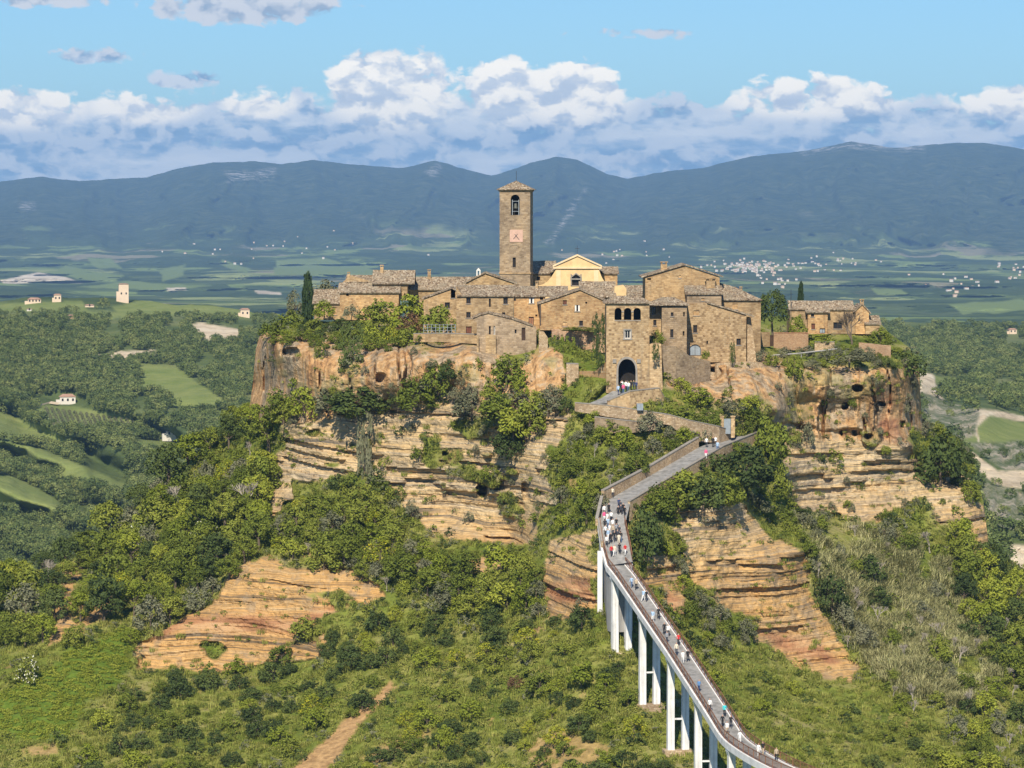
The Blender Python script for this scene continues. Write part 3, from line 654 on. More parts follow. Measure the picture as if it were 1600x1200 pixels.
def m_conc(c):
    def b(t):
        p = pos(t); n = t.noise(p, 0.7, 6.0, 0.65); k = t.noise(t.map(p, (2.2, 2.2, 0.1)), 1.0, 4.0, 0.6)
        q = t.ramp(n, [(0.35, tuple(v * 0.8 for v in c)), (0.62, c)])
        return t.mix(t.math('MULTIPLY', t.step(k, 0.54, 0.68), 0.5), q, tuple(v * 0.5 for v in c)), t.bump(n, 0.3, 0.03)
    return b
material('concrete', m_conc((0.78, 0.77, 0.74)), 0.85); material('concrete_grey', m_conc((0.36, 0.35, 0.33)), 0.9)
plain('asphalt', (0.25, 0.245, 0.23), 0.35, 0.9, 1.1); plain('corten', (0.20, 0.095, 0.05), 0.3, 0.85, 2.0); plain('white_kerb', (0.75, 0.74, 0.70), 0.08)
plain('house_white', (0.64, 0.60, 0.52), 0.06, 0.9, 0.2); plain('house_cream', (0.66, 0.52, 0.38), 0.08, 0.9, 0.2); plain('far_roof', (0.36, 0.22, 0.15), 0.2, 0.9, 0.2)
plain('sand_track', (0.62, 0.50, 0.34), 0.1, 0.95, 0.2); plain('lawn', (0.12, 0.16, 0.035), 0.35, 0.95, 1.2)

# ================================================================== house kit
def rect(x0, x1, z0, z1): return [(x0, z0), (x1, z0), (x1, z1), (x0, z1)]
def arch(x0, x1, z0, z1, pointed=False, n=10):
    w = x1 - x0; r = w / 2; c = (x0 + x1) / 2
    pts = [(x0, z0), (x1, z0)]
    if pointed:
        h = w * 0.62; zs = z1 - h
        for i in range(n + 1):
            q = i / n
            if q <= 0.5: k = q * 2; pts.append((x1 - (x1 - c) * k ** 1.7, zs + h * math.sin(k * math.pi / 2) ** 0.9))
            else: k = 2 - q * 2; pts.append((x0 + (c - x0) * k ** 1.7, zs + h * math.sin(k * math.pi / 2) ** 0.9))
    else:
        zs = z1 - r
        for i in range(n + 1):
            a = math.pi * i / n
            pts.append((c + r * math.cos(a), zs + r * math.sin(a)))
    return pts
def wall_mesh(mb, outer, holes, depth, reveal=0.35, y0=0.0):
    """front wall polygon (x, z) facing -y with openings, carried back to depth"""
    loops = [[Vector((q[0], q[1], 0)) for q in outer]] + [[Vector((q[0], q[1], 0)) for q in h] for h in holes]
    flat = [q for l in loops for q in l]
    i0 = len(mb.v)
    mb.v += [(q.x, y0, q.y) for q in flat]
    for tr in tessellate_polygon(loops):
        a, b, c = (flat[k] for k in tr)
        cr = (b - a).cross(c - a).z
        if abs(cr) < 1e-7: continue
        tr = tr if cr > 0 else (tr[0], tr[2], tr[1])
        mb.f.append(tuple(i0 + k for k in tr))
    for l in loops[1:]:
        n = len(l)
        for k in range(n):
            a, b = l[k], l[(k + 1) % n]
            mb.quad((a.x, y0, a.y), (a.x, y0 + reveal, a.y), (b.x, y0 + reveal, b.y), (b.x, y0, b.y))
    if depth:
        n = len(outer)
        for k in range(n):
            a, b = outer[k], outer[(k + 1) % n]
            mb.quad((a[0], y0, a[1]), (b[0], y0, b[1]), (b[0], y0 + depth, b[1]), (a[0], y0 + depth, a[1]))
        i0 = len(mb.v); mb.v += [(q[0], y0 + depth, q[1]) for q in reversed(outer)]; mb.f.append(tuple(range(i0, i0 + n)))
def slab(mb, a, b, c, d, th=0.2, nx=14, ny=5, wob=0.05):
    """roof slope: a,b along the eave, c,d along the ridge (d above a)"""
    a, b, c, d = map(Vector, (a, b, c, d))
    n = (b - a).cross(d - a).normalized()
    if n.z < 0: n = -n
    i0 = len(mb.v)
    for j in range(ny + 1):
        for i in range(nx + 1):
            u, q = i / nx, j / ny
            p = (a * (1 - u) + b * u) * (1 - q) + (d * (1 - u) + c * u) * q
            k = (random.random() - 0.5) * 2 * wob - 0.12 * math.sin(math.pi * q) * math.sin(math.pi * u)
            mb.v.append(tuple(p + n * (th + k)))
    W = nx + 1
    for j in range(ny):
        for i in range(nx): mb.f.append((i0 + j * W + i, i0 + j * W + i + 1, i0 + (j + 1) * W + i + 1, i0 + (j + 1) * W + i))
    mb.quad(a, d, c, b)
    top = lambda i, j: Vector(mb.v[i0 + j * W + i])
    for i in range(nx):
        u0, u1 = i / nx, (i + 1) / nx
        mb.quad(a.lerp(b, u0), a.lerp(b, u1), top(i + 1, 0), top(i, 0))
        mb.quad(d.lerp(c, u1), d.lerp(c, u0), top(i, ny), top(i + 1, ny))
    for j in range(ny):
        q0, q1 = j / ny, (j + 1) / ny
        mb.quad(a.lerp(d, q1), a.lerp(d, q0), top(0, j), top(0, j + 1))
        mb.quad(b.lerp(c, q0), b.lerp(c, q1), top(nx, j + 1), top(nx, j))
class House:
    """a building whose front stands at distance d; pixel coordinates are turned into metres on that front"""
    def __init__(s, name, label, d, xref, ybase, cat='house', group=None, rz=0.0):
        s.d = d; s.xref = xref; s.ybase = ybase
        s.o = P(xref, ybase, d)
        s.e = empty(name, s.o, label, cat, group, rz)
    def X(s, px): return (px - s.xref) / F * s.d
    def Z(s, py): return P(s.xref, py, s.d).z - s.o.z
    def pts(s, q): return [(s.X(a), s.Z(b)) for a, b in q]
    def walls(s, outer_px, openings=(), depth=8.0, mat='tuff_wall', y0=0.0, name='wall'):
        """openings: (kind, x, y_center, w, h, style)"""
        holes = []; mb = MB(); todo = []
        for op in openings:
            kind, cx, cy, w, h, style = op
            x0, x1, z0, z1 = s.X(cx - w / 2), s.X(cx + w / 2), s.Z(cy + h / 2), s.Z(cy - h / 2)
            hl = rect(x0, x1, z0, z1) if kind == 'rect' else arch(x0, x1, z0, z1, kind == 'pointed')
            holes.append(hl); todo.append((hl, style, x0, x1, z0, z1))
        out = s.pts(outer_px)
        area = sum(out[i][0] * out[(i + 1) % len(out)][1] - out[(i + 1) % len(out)][0] * out[i][1] for i in range(len(out)))
        if area < 0: out = out[::-1]
        wall_mesh(mb, out, holes, depth, 0.4 if depth else 0.25, y0)
        wl = mb.build(name, MATS[mat], s.e)
        for hl, style, x0, x1, z0, z1 in todo: s.fill(hl, style, x0, x1, z0, z1, y0)
        return wl
    def fill(s, hl, style, x0, x1, z0, z1, y0):
        def panel(name, mat, y, parent, pts=hl):
            m = MB(); i0 = 0
            m.v = [(q[0], y, q[1]) for q in pts]; m.f = [tuple(range(len(pts)))]
            return m.build(name, MATS[mat], parent)
        fw = min(0.10, (x1 - x0) * 0.14)
        def frame(mat, parent, y=y0 + 0.2, mull=True):
            m = MB()
            m.box(x0, x0 + fw, y, y + 0.06, z0, z1); m.box(x1 - fw, x1, y, y + 0.06, z0, z1)
            m.box(x0 + fw, x1 - fw, y, y + 0.06, z0, z0 + fw); m.box(x0 + fw, x1 - fw, y, y + 0.06, z1 - fw, z1)
            if mull:
                c = (x0 + x1) / 2; m.box(c - 0.03, c + 0.03, y + 0.002, y + 0.055, z0 + fw, z1 - fw)
            m.build('frame', MATS[mat], parent)
        def sill(parent, mat='grey_stone'):
            m = MB(); m.box(x0 - 0.12, x1 + 0.12, y0 - 0.1, y0 + 0.12, z0 - 0.12, z0 - 0.003); m.build('sill', MATS[mat], parent)
        if style == 'dark': w_ = panel('window', 'dark_glass', y0 + 0.34, s.e); frame('dark_wood', w_); sill(w_)
        elif style == 'white': w_ = panel('window', 'dark_glass', y0 + 0.34, s.e); frame('white_paint', w_); sill(w_)
        elif style == 'shutters':
            w_ = panel('window', 'red_wood', y0 + 0.22, s.e); frame('dark_wood', w_, y0 + 0.14); sill(w_)
        elif style == 'openshut':
            w_ = panel('window', 'dark_glass', y0 + 0.34, s.e); sill(w_)
            for sx in (0, 1):
                m = MB(); wd = (x1 - x0) * 0.3
                a = x0 + 0.02 if sx == 0 else x1 - wd - 0.02
                m.box(a, a + wd, y0 + 0.1, y0 + 0.15, z0 + 0.03, z1 - 0.03); m.build('shutter', MATS['white_paint'], w_)
        elif style == 'blocked': w_ = panel('window', 'tuff_wall_warm', y0 + 0.15, s.e); sill(w_)
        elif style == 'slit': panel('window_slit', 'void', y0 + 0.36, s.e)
        elif style in ('door', 'greydoor', 'wooddoor'):
            mt = {'door': 'door_brown', 'greydoor': 'grey_door', 'wooddoor': 'dark_wood'}[style]
            w_ = panel('door', mt, y0 + 0.25, s.e); frame('dark_wood', w_, y0 + 0.17)
        elif style == 'framed':
            w_ = panel('window', 'dark_glass', y0 + 0.34, s.e); frame('white_paint', w_)
            m = MB(); k = 0.22
            m.box(x0 - k, x0 - 0.003, y0 - 0.06, y0 + 0.1, z0, z1); m.box(x1 + 0.003, x1 + k, y0 - 0.06, y0 + 0.1, z0, z1)
            m.box(x0 - k, x1 + k, y0 - 0.08, y0 + 0.1, z1 + 0.003, z1 + k); m.box(x0 - k - 0.1, x1 + k + 0.1, y0 - 0.1, y0 + 0.1, z0 - k, z0 - 0.003)
            m.build('surround', MATS['grey_stone'], w_)
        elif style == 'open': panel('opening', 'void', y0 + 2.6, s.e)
    def roof_shed(s, x0, x1, yeave, yridge, run, over=0.35, y0=0.0, mat='roof_tiles', x0r=None, x1r=None, name='roof', th=0.2):
        """slope that falls to the front; run = metres from front to ridge"""
        ze = s.Z(yeave)
        # ridge height from its pixel row at distance d+run
        zr = P(s.xref, yridge, s.d + y0 + run).z - s.o.z
        sl = (zr - ze) / run
        a = (s.X(x0) - over, y0 - over, ze - sl * over); b = (s.X(x1) + over, y0 - over, ze - sl * over)
        c = (s.X(x1 if x1r is None else x1r) + over, y0 + run, zr); dd = (s.X(x0 if x0r is None else x0r) - over, y0 + run, zr)
        m = MB(); slab(m, a, b, c, dd, th, max(6, int((x1 - x0) / 5)), 5)
        r = m.build(name, MATS[mat], s.e)
        return r, zr
    def roof_gable_side(s, x0, x1, yeave, yridge, run, over=0.35, y0=0.0):
        r, zr = s.roof_shed(x0, x1, yeave, yridge, run, over, y0)
        ze = s.Z(yeave)
        m = MB(); slab(m, (s.X(x1) + over, y0 + 2 * run + over, ze), (s.X(x0) - over, y0 + 2 * run + over, ze), (s.X(x0) - over, y0 + run + 0.003, zr), (s.X(x1) + over, y0 + run + 0.003, zr), 0.2, 10, 4)
        m.build('roof', MATS['roof_tiles'], s.e)
        for xx in (s.X(x0), s.X(x1)):
            m = MB(); m.tri((xx, y0, ze), (xx, y0 + 2 * run, ze), (xx, y0 + run, zr)); m.build('gable', MATS['tuff_wall'], s.e)
        return r, zr
    def roof_gable_front(s, pl, pa, pr, depth, over=0.3, y0=0.0, mat='roof_tiles'):
        """pl, pa, pr: left eave, apex, right eave in pixels"""
        (xl, zl), (xa, za), (xr, zr) = s.pts([pl, pa, pr])
        for (xe, ze) in ((xl, zl), (xr, zr)):
            m = MB(); k = over / max(abs(xa - xe), 0.1)
            xe2 = xe + (xe - xa) * k; ze2 = ze + (ze - za) * k
            slab(m, (xe2, y0 - over, ze2), (xe2, y0 + depth + over, ze2), (xa, y0 + depth + over, za), (xa, y0 - over, za), 0.2, 8, 6)
            m.build('roof', MATS[mat], s.e)
    def roof_hip(s, x0, x1, yeave, yapex, depth, over=0.35, ridge=0.0, y0=0.0):
        ze = s.Z(yeave); X0, X1 = s.X(x0) - over, s.X(x1) + over; Y0, Y1 = y0 - over, y0 + depth + over
        cy = (Y0 + Y1) / 2; cx = (X0 + X1) / 2; zr = P(s.xref, yapex, s.d + cy).z - s.o.z
        l, r = (cx - ridge / 2, cy, zr), (cx + ridge / 2, cy, zr)
        m = MB()
        slab(m, (X0, Y0, ze), (X1, Y0, ze), r, l, 0.15, 12, 5)
        slab(m, (X1, Y0, ze), (X1, Y1, ze), r, r, 0.15, 8, 5)
        slab(m, (X1, Y1, ze), (X0, Y1, ze), l, r, 0.15, 8, 5)
        slab(m, (X0, Y1, ze), (X0, Y0, ze), l, l, 0.15, 8, 5)
        return m.build('roof', MATS['roof_tiles'], s.e), zr
    def chimney(s, px, ytop, ybot, wpx, y0, parent=None, mat='tuff_wall'):
        z1 = P(s.xref, ytop, s.d + y0).z - s.o.z; z0 = P(s.xref, ybot, s.d + y0).z - s.o.z - 0.6
        x = s.X(px); wd = wpx / F * s.d / 2
        m = MB(); m.box(x - wd, x + wd, y0 - wd, y0 + wd, z0, z1 - 0.3)
        for a in (-1, 1): m.box(x + a * wd * 0.7 - wd * 0.25, x + a * wd * 0.7 + wd * 0.25, y0 - wd * 0.9, y0 + wd * 0.9, z1 - 0.3, z1)
        m.box(x - wd * 1.25, x + wd * 1.25, y0 - wd * 1.25, y0 + wd * 1.25, z1 + 0.003, z1 + 0.14)
        return m.build('chimney', MATS[mat], parent or s.e)

# ================================================================== the town
# bell tower
h = House('bell_tower', 'tall square stone bell tower with low tiled roof rising above the town', 600, 805, 470, 'bell tower', rz=R(-5.5))
h.walls([(780.5, 470), (828.5, 470), (828.5, 298), (780.5, 298)], [('arch', 805, 320, 14, 32, 'open'), ('rect', 803.5, 410, 5, 15, 'slit')], 5.8, 'tuff_wall_grey')
m = MB(); x0, x1 = h.X(780.5), h.X(828.5)
zc = h.Z(427); m.box(x0 - 0.14, x1 + 0.14, -0.14, 5.94, zc - 0.15, zc + 0.15)
m.build('string_course', MATS['tuff_wall'], h.e)
m = MB(); zc = h.Z(299); m.box(x0 - 0.2, x1 + 0.2, -0.2, 6.0, zc - 0.02, zc + 0.25); m.build('cornice', MATS['tuff_wall'], h.e)
r_, zr = h.roof_hip(780.5, 828.5, 297, 283.5, 5.8, 0.5)
m = MB(); m.tube([(h.X(804.5), 2.9, zr), (h.X(804.5), 2.9, zr + 2.0)], 0.04, 5); m.build('finial', MATS['iron'], r_)
m = MB(); m.box(h.X(796.5), h.X(817), -0.1, 0.05, h.Z(378), h.Z(359)); ck = m.build('clock_face', MATS['pink_plaster'], h.e)
m = MB()
for a, ln in ((R(38), 1.0), (R(-40), 0.8), (R(180 - 35), 0.45), (R(180 + 40), 0.45)):
    cx, cz = h.X(806.5), h.Z(368.5); dxx, dzz = math.sin(a) * ln, -math.cos(a) * ln
    nx_, nz_ = math.cos(a) * 0.05, math.sin(a) * 0.05
    m.quad((cx - nx_, -0.14, cz - nz_), (cx + nx_, -0.14, cz + nz_), (cx + dxx + nx_, -0.14, cz + dzz + nz_), (cx + dxx - nx_, -0.14, cz + dzz - nz_))
m.build('clock_hand', MATS['iron'], ck)
m = MB()
for i in range(10):
    a0, a1 = math.pi * i / 10, math.pi * (i + 1) / 10
    cx, cz = h.X(804), h.Z(392)
    for r0, r1 in ((1.15, 1.4),):
        q = [(cx + r0 * math.cos(a0), cz + r0 * math.sin(a0)), (cx + r1 * math.cos(a0), cz + r1 * math.sin(a0)), (cx + r1 * math.cos(a1), cz + r1 * math.sin(a1)), (cx + r0 * math.cos(a1), cz + r0 * math.sin(a1))]
        m.hexa([(a, -0.07, b) for a, b in q] + [(a, 0.05, b) for a, b in q])
m.build('blind_arch', MATS['tuff_wall_grey'], h.e)
# bell and its frame in the belfry opening
m = MB(); cx = h.X(805)
prof = [(0.12, 0.95), (0.3, 0.85), (0.36, 0.5), (0.42, 0.2), (0.56, 0.0)]
zb = h.Z(326)
m.tube([(cx, 0.9, zb + q[1] * 1.1) for q in prof], [q[0] for q in prof], 12, True)
bl = m.build('bell', MATS['bronze'], h.e, smooth=True)
m = MB()
for a in (-0.62, 0.62): m.box(cx + a - 0.07, cx + a + 0.07, 0.75, 0.95, h.Z(336), h.Z(312))
m.box(cx - 0.62, cx + 0.62, 0.78, 0.92, h.Z(314) - 0.1, h.Z(314)); m.box(cx - 0.62, cx + 0.62, 0.78, 0.92, h.Z(330) - 0.08, h.Z(330))
m.build('bell_frame', MATS['grey_door'], h.e)

# church with ochre front
h = House('church', 'church with ochre plastered gabled front beside the bell tower', 606, 901, 470, 'church')
ft = []
for i in range(9): q = i / 8; ft.append((840 + 28 * q, 446 - 24 * q ** 2.2))
body = [(840, 470)] + ft + [(868, 417), (936, 417)] + [(936 + 14 * (i / 8), 422 + 20 * (1 - (1 - i / 8) ** 2.2)) for i in range(9)] + [(950, 470)]
h.walls(body, [('rect', 900, 438, 13, 16, 'dark')], 1.2, 'ochre_plaster')
m = MB(); tri_ = h.pts([(866, 417), (938, 417), (902, 400)])
q = tri_; n3 = len(m.v)
m.v += [(a, -0.05, b) for a, b in q] + [(a, 1.25, b) for a, b in q]; m.f += [(0, 1, 2), (5, 4, 3), (0, 3, 4, 1), (1, 4, 5, 2), (2, 5, 3, 0)]
pd = m.build('pediment', MATS['ochre_plaster'], h.e)
m = MB(); X0, X1, XA = tri_[0][0], tri_[1][0], tri_[2][0]; zb, za = tri_[0][1], tri_[2][1]
m.box(X0 - 0.25, X1 + 0.25, -0.3, 1.3, zb - 0.35, zb - 0.003)
for xe in (X0, X1):
    s_ = 0.3 if xe < XA else -0.3
    m.hexa([(xe - s_, -0.32, zb), (XA, -0.32, za), (XA, 1.3, za), (xe - s_, 1.3, zb), (xe - s_, -0.32, zb + 0.3), (XA, -0.32, za + 0.35), (XA, 1.3, za + 0.35), (xe - s_, 1.3, zb + 0.3)])
m.build('cornice', MATS['ochre_trim'], pd)
for a, b in ((869, 876), (928, 935)):
    m = MB(); m.box(h.X(a), h.X(b), -0.15, 0.05, h.Z(460), h.Z(419) - 0.4); m.build('pilaster', MATS['ochre_trim'], h.e)
m = MB(); cx = h.X(900)
for a in (-1, 1):
    m.box(cx + a * 0.95 - 0.1, cx + a * 0.95 + 0.1, -0.25, 0.05, h.Z(446), h.Z(428))
    m.hexa([(cx + a * 1.1, -0.3, h.Z(435)), (cx, -0.3, h.Z(428)), (cx, 0.05, h.Z(428)), (cx + a * 1.1, 0.05, h.Z(435)), (cx + a * 1.1, -0.3, h.Z(433)), (cx, -0.3, h.Z(426)), (cx, 0.05, h.Z(426)), (cx + a * 1.1, 0.05, h.Z(433))])
m.box(cx - 1.1, cx + 1.1, -0.28, 0.05, h.Z(437), h.Z(435))
m.build('window_surround', MATS['grey_stone'], h.e)
m = MB(); m.tube([(XA, 0.5, za + 0.3), (XA, 0.5, za + 2.0)], 0.045, 5); m.box(XA - 0.4, XA + 0.4, 0.47, 0.53, za + 1.4, za + 1.48); m.build('cross', MATS['iron'], pd)
# nave behind the front
h.walls([(866, 470), (938, 470), (938, 425), (902, 407), (866, 425)], [], 24, 'tuff_wall', 1.3, 'nave_wall')
h.roof_gable_front((862, 426), (902, 406), (942, 426), 24, 0.2, 1.5)
h.walls([(826, 470), (870, 470), (870, 429), (826, 429)], [('rect', 842, 436, 5, 6, 'slit')], 9, 'tuff_wall', 6.0, 'aisle_wall')
h.roof_shed(827, 868, 429, 409, 7, 0.3, 6.0)
h.walls([(936, 470), (966, 470), (966, 429), (936, 429)], [], 8, 'tuff_wall_warm', 5.0, 'aisle_wall')
h.roof_shed(936, 966, 429, 418, 5, 0.3, 5.0)

# houses, from the left end of the town to the right
h = House('stone_house', 'low stone house with sagging tiled roof beside the left cypress', 592, 510, 500, 'house', 'houses of the hill town')
h.walls([(491, 500), (531, 500), (531, 474), (491, 474)], [('rect', 521, 486, 10, 12, 'blocked')], 6, 'tuff_wall')
h.roof_shed(491, 530, 474, 453, 5)
h = House('stone_house', 'long stone house with stepped tiled roofs and chimney above the garden, leftmost large house', 590, 585, 500, 'house', 'houses of the hill town')
h.walls([(531, 500), (623, 500), (623, 457), (531, 457)], [('rect', 543, 460.5, 4, 4, 'slit'), ('rect', 600, 476, 7, 9, 'dark')], 8, 'tuff_wall_warm')
h.roof_shed(531, 623, 457, 443, 3.5)
h.walls([(534, 460), (584, 460), (584, 442), (545, 431), (534, 442)], [], 6, 'tuff_wall', 3.4, 'upper_wall')
h.roof_shed(540, 588, 442, 431, 3.5, 0.2, 3.4)
h.walls([(583, 470), (636, 470), (636, 444), (583, 444)], [], 7, 'tuff_wall', 2.2, 'upper_wall')
r_, _ = h.roof_gable_side(583, 645, 443.5, 423.5, 4.2, 0.3, 2.0)
h.chimney(595, 415, 424, 5, 5.6, r_)
h.chimney(543, 426, 434, 4, 5.0)
h = House('stone_house', 'long low house with wide tiled roof and single chimney behind the garden trees', 598, 690, 500, 'house', 'houses of the hill town')
h.walls([(638, 500), (752, 500), (752, 453), (638, 453)], [], 7, 'tuff_wall')
r_, _ = h.roof_gable_side(638, 752, 452.5, 434, 4)
h.chimney(670, 422, 434, 5, 3.5, r_)
h = House('stone_house', 'small house with slanting gable squeezed between garden trees and the long facade', 558, 690, 520, 'house', 'houses of the hill town')
h.walls([(662, 520), (713, 520), (713, 455), (706, 452), (662, 467)], [('rect', 699, 477, 8, 9, 'dark'), ('rect', 708, 459, 7, 13, 'dark')], 8, 'tuff_wall')
h.roof_gable_front((661, 467), (706, 451), (714, 455), 8, 0.25)
h = House('stone_house', 'gabled stone house with tiny bell cote at the foot of the bell tower', 585, 765, 480, 'house', 'houses of the hill town')
h.walls([(728, 480), (803, 480), (803, 443), (758, 428), (728, 443)], [], 9, 'tuff_wall')
h.roof_gable_front((726, 443), (758, 427), (805, 443), 9)
m = MB(); cx, zb = h.X(747.6), h.Z(431)
for a in (-1, 1): m.box(cx + a * 0.28 - 0.1, cx + a * 0.28 + 0.1, 0.3, 0.7, zb, h.Z(423))
m.hexa([(cx - 0.45, 0.28, h.Z(423)), (cx + 0.45, 0.28, h.Z(423)), (cx + 0.45, 0.72, h.Z(423)), (cx - 0.45, 0.72, h.Z(423)), (cx - 0.05, 0.28, h.Z(419)), (cx + 0.05, 0.28, h.Z(419)), (cx + 0.05, 0.72, h.Z(419)), (cx - 0.05, 0.72, h.Z(419))])
m.build('bell_cote', MATS['white_paint'], h.e)
h = House('stone_house', 'long three storey stone house with many small dark windows above the terrace wall', 545, 762, 523, 'house', 'houses of the hill town')
h.walls([(713, 523), (802.3, 523), (802.3, 463), (723, 463), (713, 447)], [('rect', 732, 469.5, 7, 9.5, 'dark'), ('rect', 765.4, 473, 3, 13, 'slit'), ('rect', 790, 470, 7, 10, 'dark'), ('rect', 732, 492, 7, 9, 'dark'), ('rect', 787, 492.5, 5, 9, 'dark'), ('rect', 732.5, 515.5, 9, 11, 'shutters')], 9, 'tuff_wall')
h.roof_gable_side(717, 802, 462.5, 447, 5)
h = House('stone_house', 'narrow stone house with brown door joined to the long facade', 545.5, 830, 523, 'house', 'houses of the hill town')
h.walls([(802.6, 523), (852, 523), (852, 463.5), (802.6, 463.5)], [('rect', 830.5, 469.5, 8, 9, 'openshut'), ('rect', 830, 502.5, 8, 15, 'door'), ('rect', 846, 466.5, 5, 4, 'slit'), ('rect', 838, 493, 3, 3, 'slit')], 9, 'tuff_wall_warm')
h.roof_gable_side(803.5, 885, 463, 448.5, 5)
h.chimney(839, 440, 450, 4, 4)
h = House('stone_house', 'broad gabled stone house with small windows above the ivy wall, left of the gate', 536, 895, 515, 'house', 'houses of the hill town')
h.walls([(843.6, 516), (947, 516), (947, 471), (906, 454), (843.6, 474.5)], [('rect', 882.6, 472.5, 6, 7, 'shutters'), ('rect', 902, 481.5, 8, 10, 'openshut'), ('rect', 916, 473, 3, 3, 'slit'), ('rect', 882.6, 506.5, 6, 7, 'blocked'), ('rect', 908, 505, 6, 8, 'dark')], 10, 'tuff_wall_warm')
h.roof_gable_front((842, 475), (906, 453), (949, 472), 10, 0.25)
m = MB(); m.tube([(h.X(844.5), -0.12, h.Z(476)), (h.X(844.5), -0.12, h.Z(508))], 0.07, 6); m.build('drainpipe', MATS['iron'], h.e)
h = House('stone_house', 'brown roofed house behind the broad gable with a yellow end wall', 572, 945, 490, 'house', 'houses of the hill town')
h.walls([(908, 490), (960, 490), (960, 464), (908, 464)], [], 7, 'tuff_wall')
h.roof_shed(908, 960, 464, 441, 5)
h.walls([(960.4, 480), (979, 480), (979, 452), (975, 446), (960.4, 448)], [], 5, 'ochre_plaster', 1.0, 'end_wall')
h.walls([(979.3, 480), (1012, 480), (1012, 463), (979.3, 463)], [], 5, 'tuff_wall', 1.4, 'rear_wall')
h.roof_shed(979.5, 1010, 463, 447, 5, 0.2, 1.4)
# gatehouse
h = House('gatehouse', 'tall stone gatehouse with pointed arch and three arched loggia openings', 515, 981, 612, 'gatehouse', 'houses of the hill town')
h.walls([(947, 614), (1014.5, 614), (1014.5, 475), (947, 475)],
        [('arch', 965.5, 490.5, 11, 19, 'open'), ('arch', 980.4, 490.5, 11.4, 19, 'open'), ('arch', 995.3, 490.5, 11.4, 19, 'open'), ('rect', 980.4, 522.4, 9, 13, 'framed'), ('pointed', 979.5, 586, 27, 50, 'open')], 7, 'gate_stone')
h.roof_hip(947, 1014.5, 474.5, 463.5, 7, 0.4, 4.0)
m = MB(); ap = arch(h.X(966), h.X(993), h.Z(611), h.Z(561), True, 14)[2:]
c0 = (h.X(979.5), h.Z(590))
full = [(h.X(993), h.Z(611))] + ap + [(h.X(966), h.Z(611))]
for i in range(len(full) - 1):
    (a0, b0), (a1, b1) = full[i], full[i + 1]
    def off(a, b):
        k = Vector((a - c0[0], max(b - c0[1], 0) if b > c0[1] else 0)); k = k.normalized() * 0.38 if k.length > 0 else k
        return a + k.x, b + k.y
    o0, o1 = off(a0, b0), off(a1, b1)
    m.hexa([(a0, -0.12, b0), (o0[0], -0.12, o0[1]), (o1[0], -0.12, o1[1]), (a1, -0.12, b1), (a0, 0.12, b0), (o0[0], 0.12, o0[1]), (o1[0], 0.12, o1[1]), (a1, 0.12, b1)])
m.build('arch_surround', MATS['grey_stone'], h.e)
for a in (960, 998):
    m = MB(); m.box(h.X(a - 3), h.X(a + 3), -0.18, 0.05, h.Z(567), h.Z(561)); m.build('stone_crest', MATS['grey_stone'], h.e)
for a, b in ((971.2, 974.5), (986.3, 989.4)):
    m = MB(); m.box(h.X(a) - 0.03, h.X(b) + 0.03, -0.08, 0.3, h.Z(487) - 0.08, h.Z(487) + 0.08); m.build('impost', MATS['grey_stone'], h.e)
m = MB(); m.box(h.X(960), h.X(1001), -0.07, 0.05, h.Z(501.5), h.Z(500.3)); m.build('sill_course', MATS['grey_stone'], h.e)
h.walls([(1014.8, 614), (1036, 614), (1033, 538), (1014.8, 538)], [], 5, 'gate_stone', 0.25, 'buttress')
# house right of the gate
h = House('stone_house', 'tall narrow stone house with hipped roof tucked right of the gatehouse', 527, 1045, 560, 'house', 'houses of the hill town')
h.walls([(1034, 560), (1073, 560), (1073, 479), (1034, 479)], [('rect', 1050, 491, 4.5, 6, 'dark'), ('rect', 1049.6, 521, 5, 13, 'dark'), ('rect', 1068.5, 491, 2.5, 7, 'slit'), ('rect', 1068, 521, 2.5, 7, 'slit')], 7, 'tuff_wall_grey')
h.walls([(1015, 560), (1033.8, 560), (1033.8, 478), (1015, 478)], [('rect', 1022, 486, 7, 12, 'dark'), ('rect', 1024, 505, 5, 9, 'dark')], 5, 'tuff_wall', 2.2, 'side_wall')
h.roof_hip(1017, 1073, 477.5, 465.5, 7.5, 0.45, 2.0)
# big block on the right
h = House('stone_house', 'large gabled stone house with broad chimney, highest roof right of the gate', 548, 1070, 520, 'house', 'houses of the hill town')
h.walls([(1008, 520), (1124, 520), (1124, 432), (1070, 415), (1008, 433)], [('rect', 1014, 436, 6, 3, 'slit'), ('rect', 1062, 432, 3, 5, 'blocked')], 11, 'tuff_wall')
h.roof_gable_front((1005, 433), (1070, 414), (1126, 432), 11, 0.35)
h.chimney(1038, 410, 424, 10, 2.5)
h = House('stone_house', 'stone block with shed roof and blocked window in front of the highest gable', 543, 1100, 520, 'house', 'houses of the hill town')
h.walls([(1073.3, 520), (1127, 520), (1127, 460), (1073.3, 460)], [('rect', 1098, 468, 5, 4, 'blocked')], 4.5, 'tuff_wall_grey')
h.roof_shed(1073.3, 1127, 459.5, 447.5, 4)
h.chimney(1112, 436, 449, 14, 3.4)
h = House('stone_house', 'right end stone house with sloping roof and corner facing the pine', 546, 1160, 552, 'house', 'houses of the hill town')
h.walls([(1127.5, 552), (1188.5, 552), (1188.5, 470), (1127.5, 470)], [('rect', 1148, 479, 8, 9, 'blocked')], 9, 'tuff_wall')
m = MB(); zr = P(1128, 447, 551).z - h.o.z
slab(m, (h.X(1127), -0.35, h.Z(470)), (h.X(1190), -0.35, h.Z(470)), (h.X(1150), 5.5, zr - 0.3), (h.X(1127), 5.5, zr + 0.4), 0.2, 10, 5)
slab(m, (h.X(1190), -0.35, h.Z(470)), (h.X(1190), 9.4, h.Z(470)), (h.X(1150), 5.5, zr - 0.3), (h.X(1150), 5.5, zr - 0.3), 0.2, 8, 5)
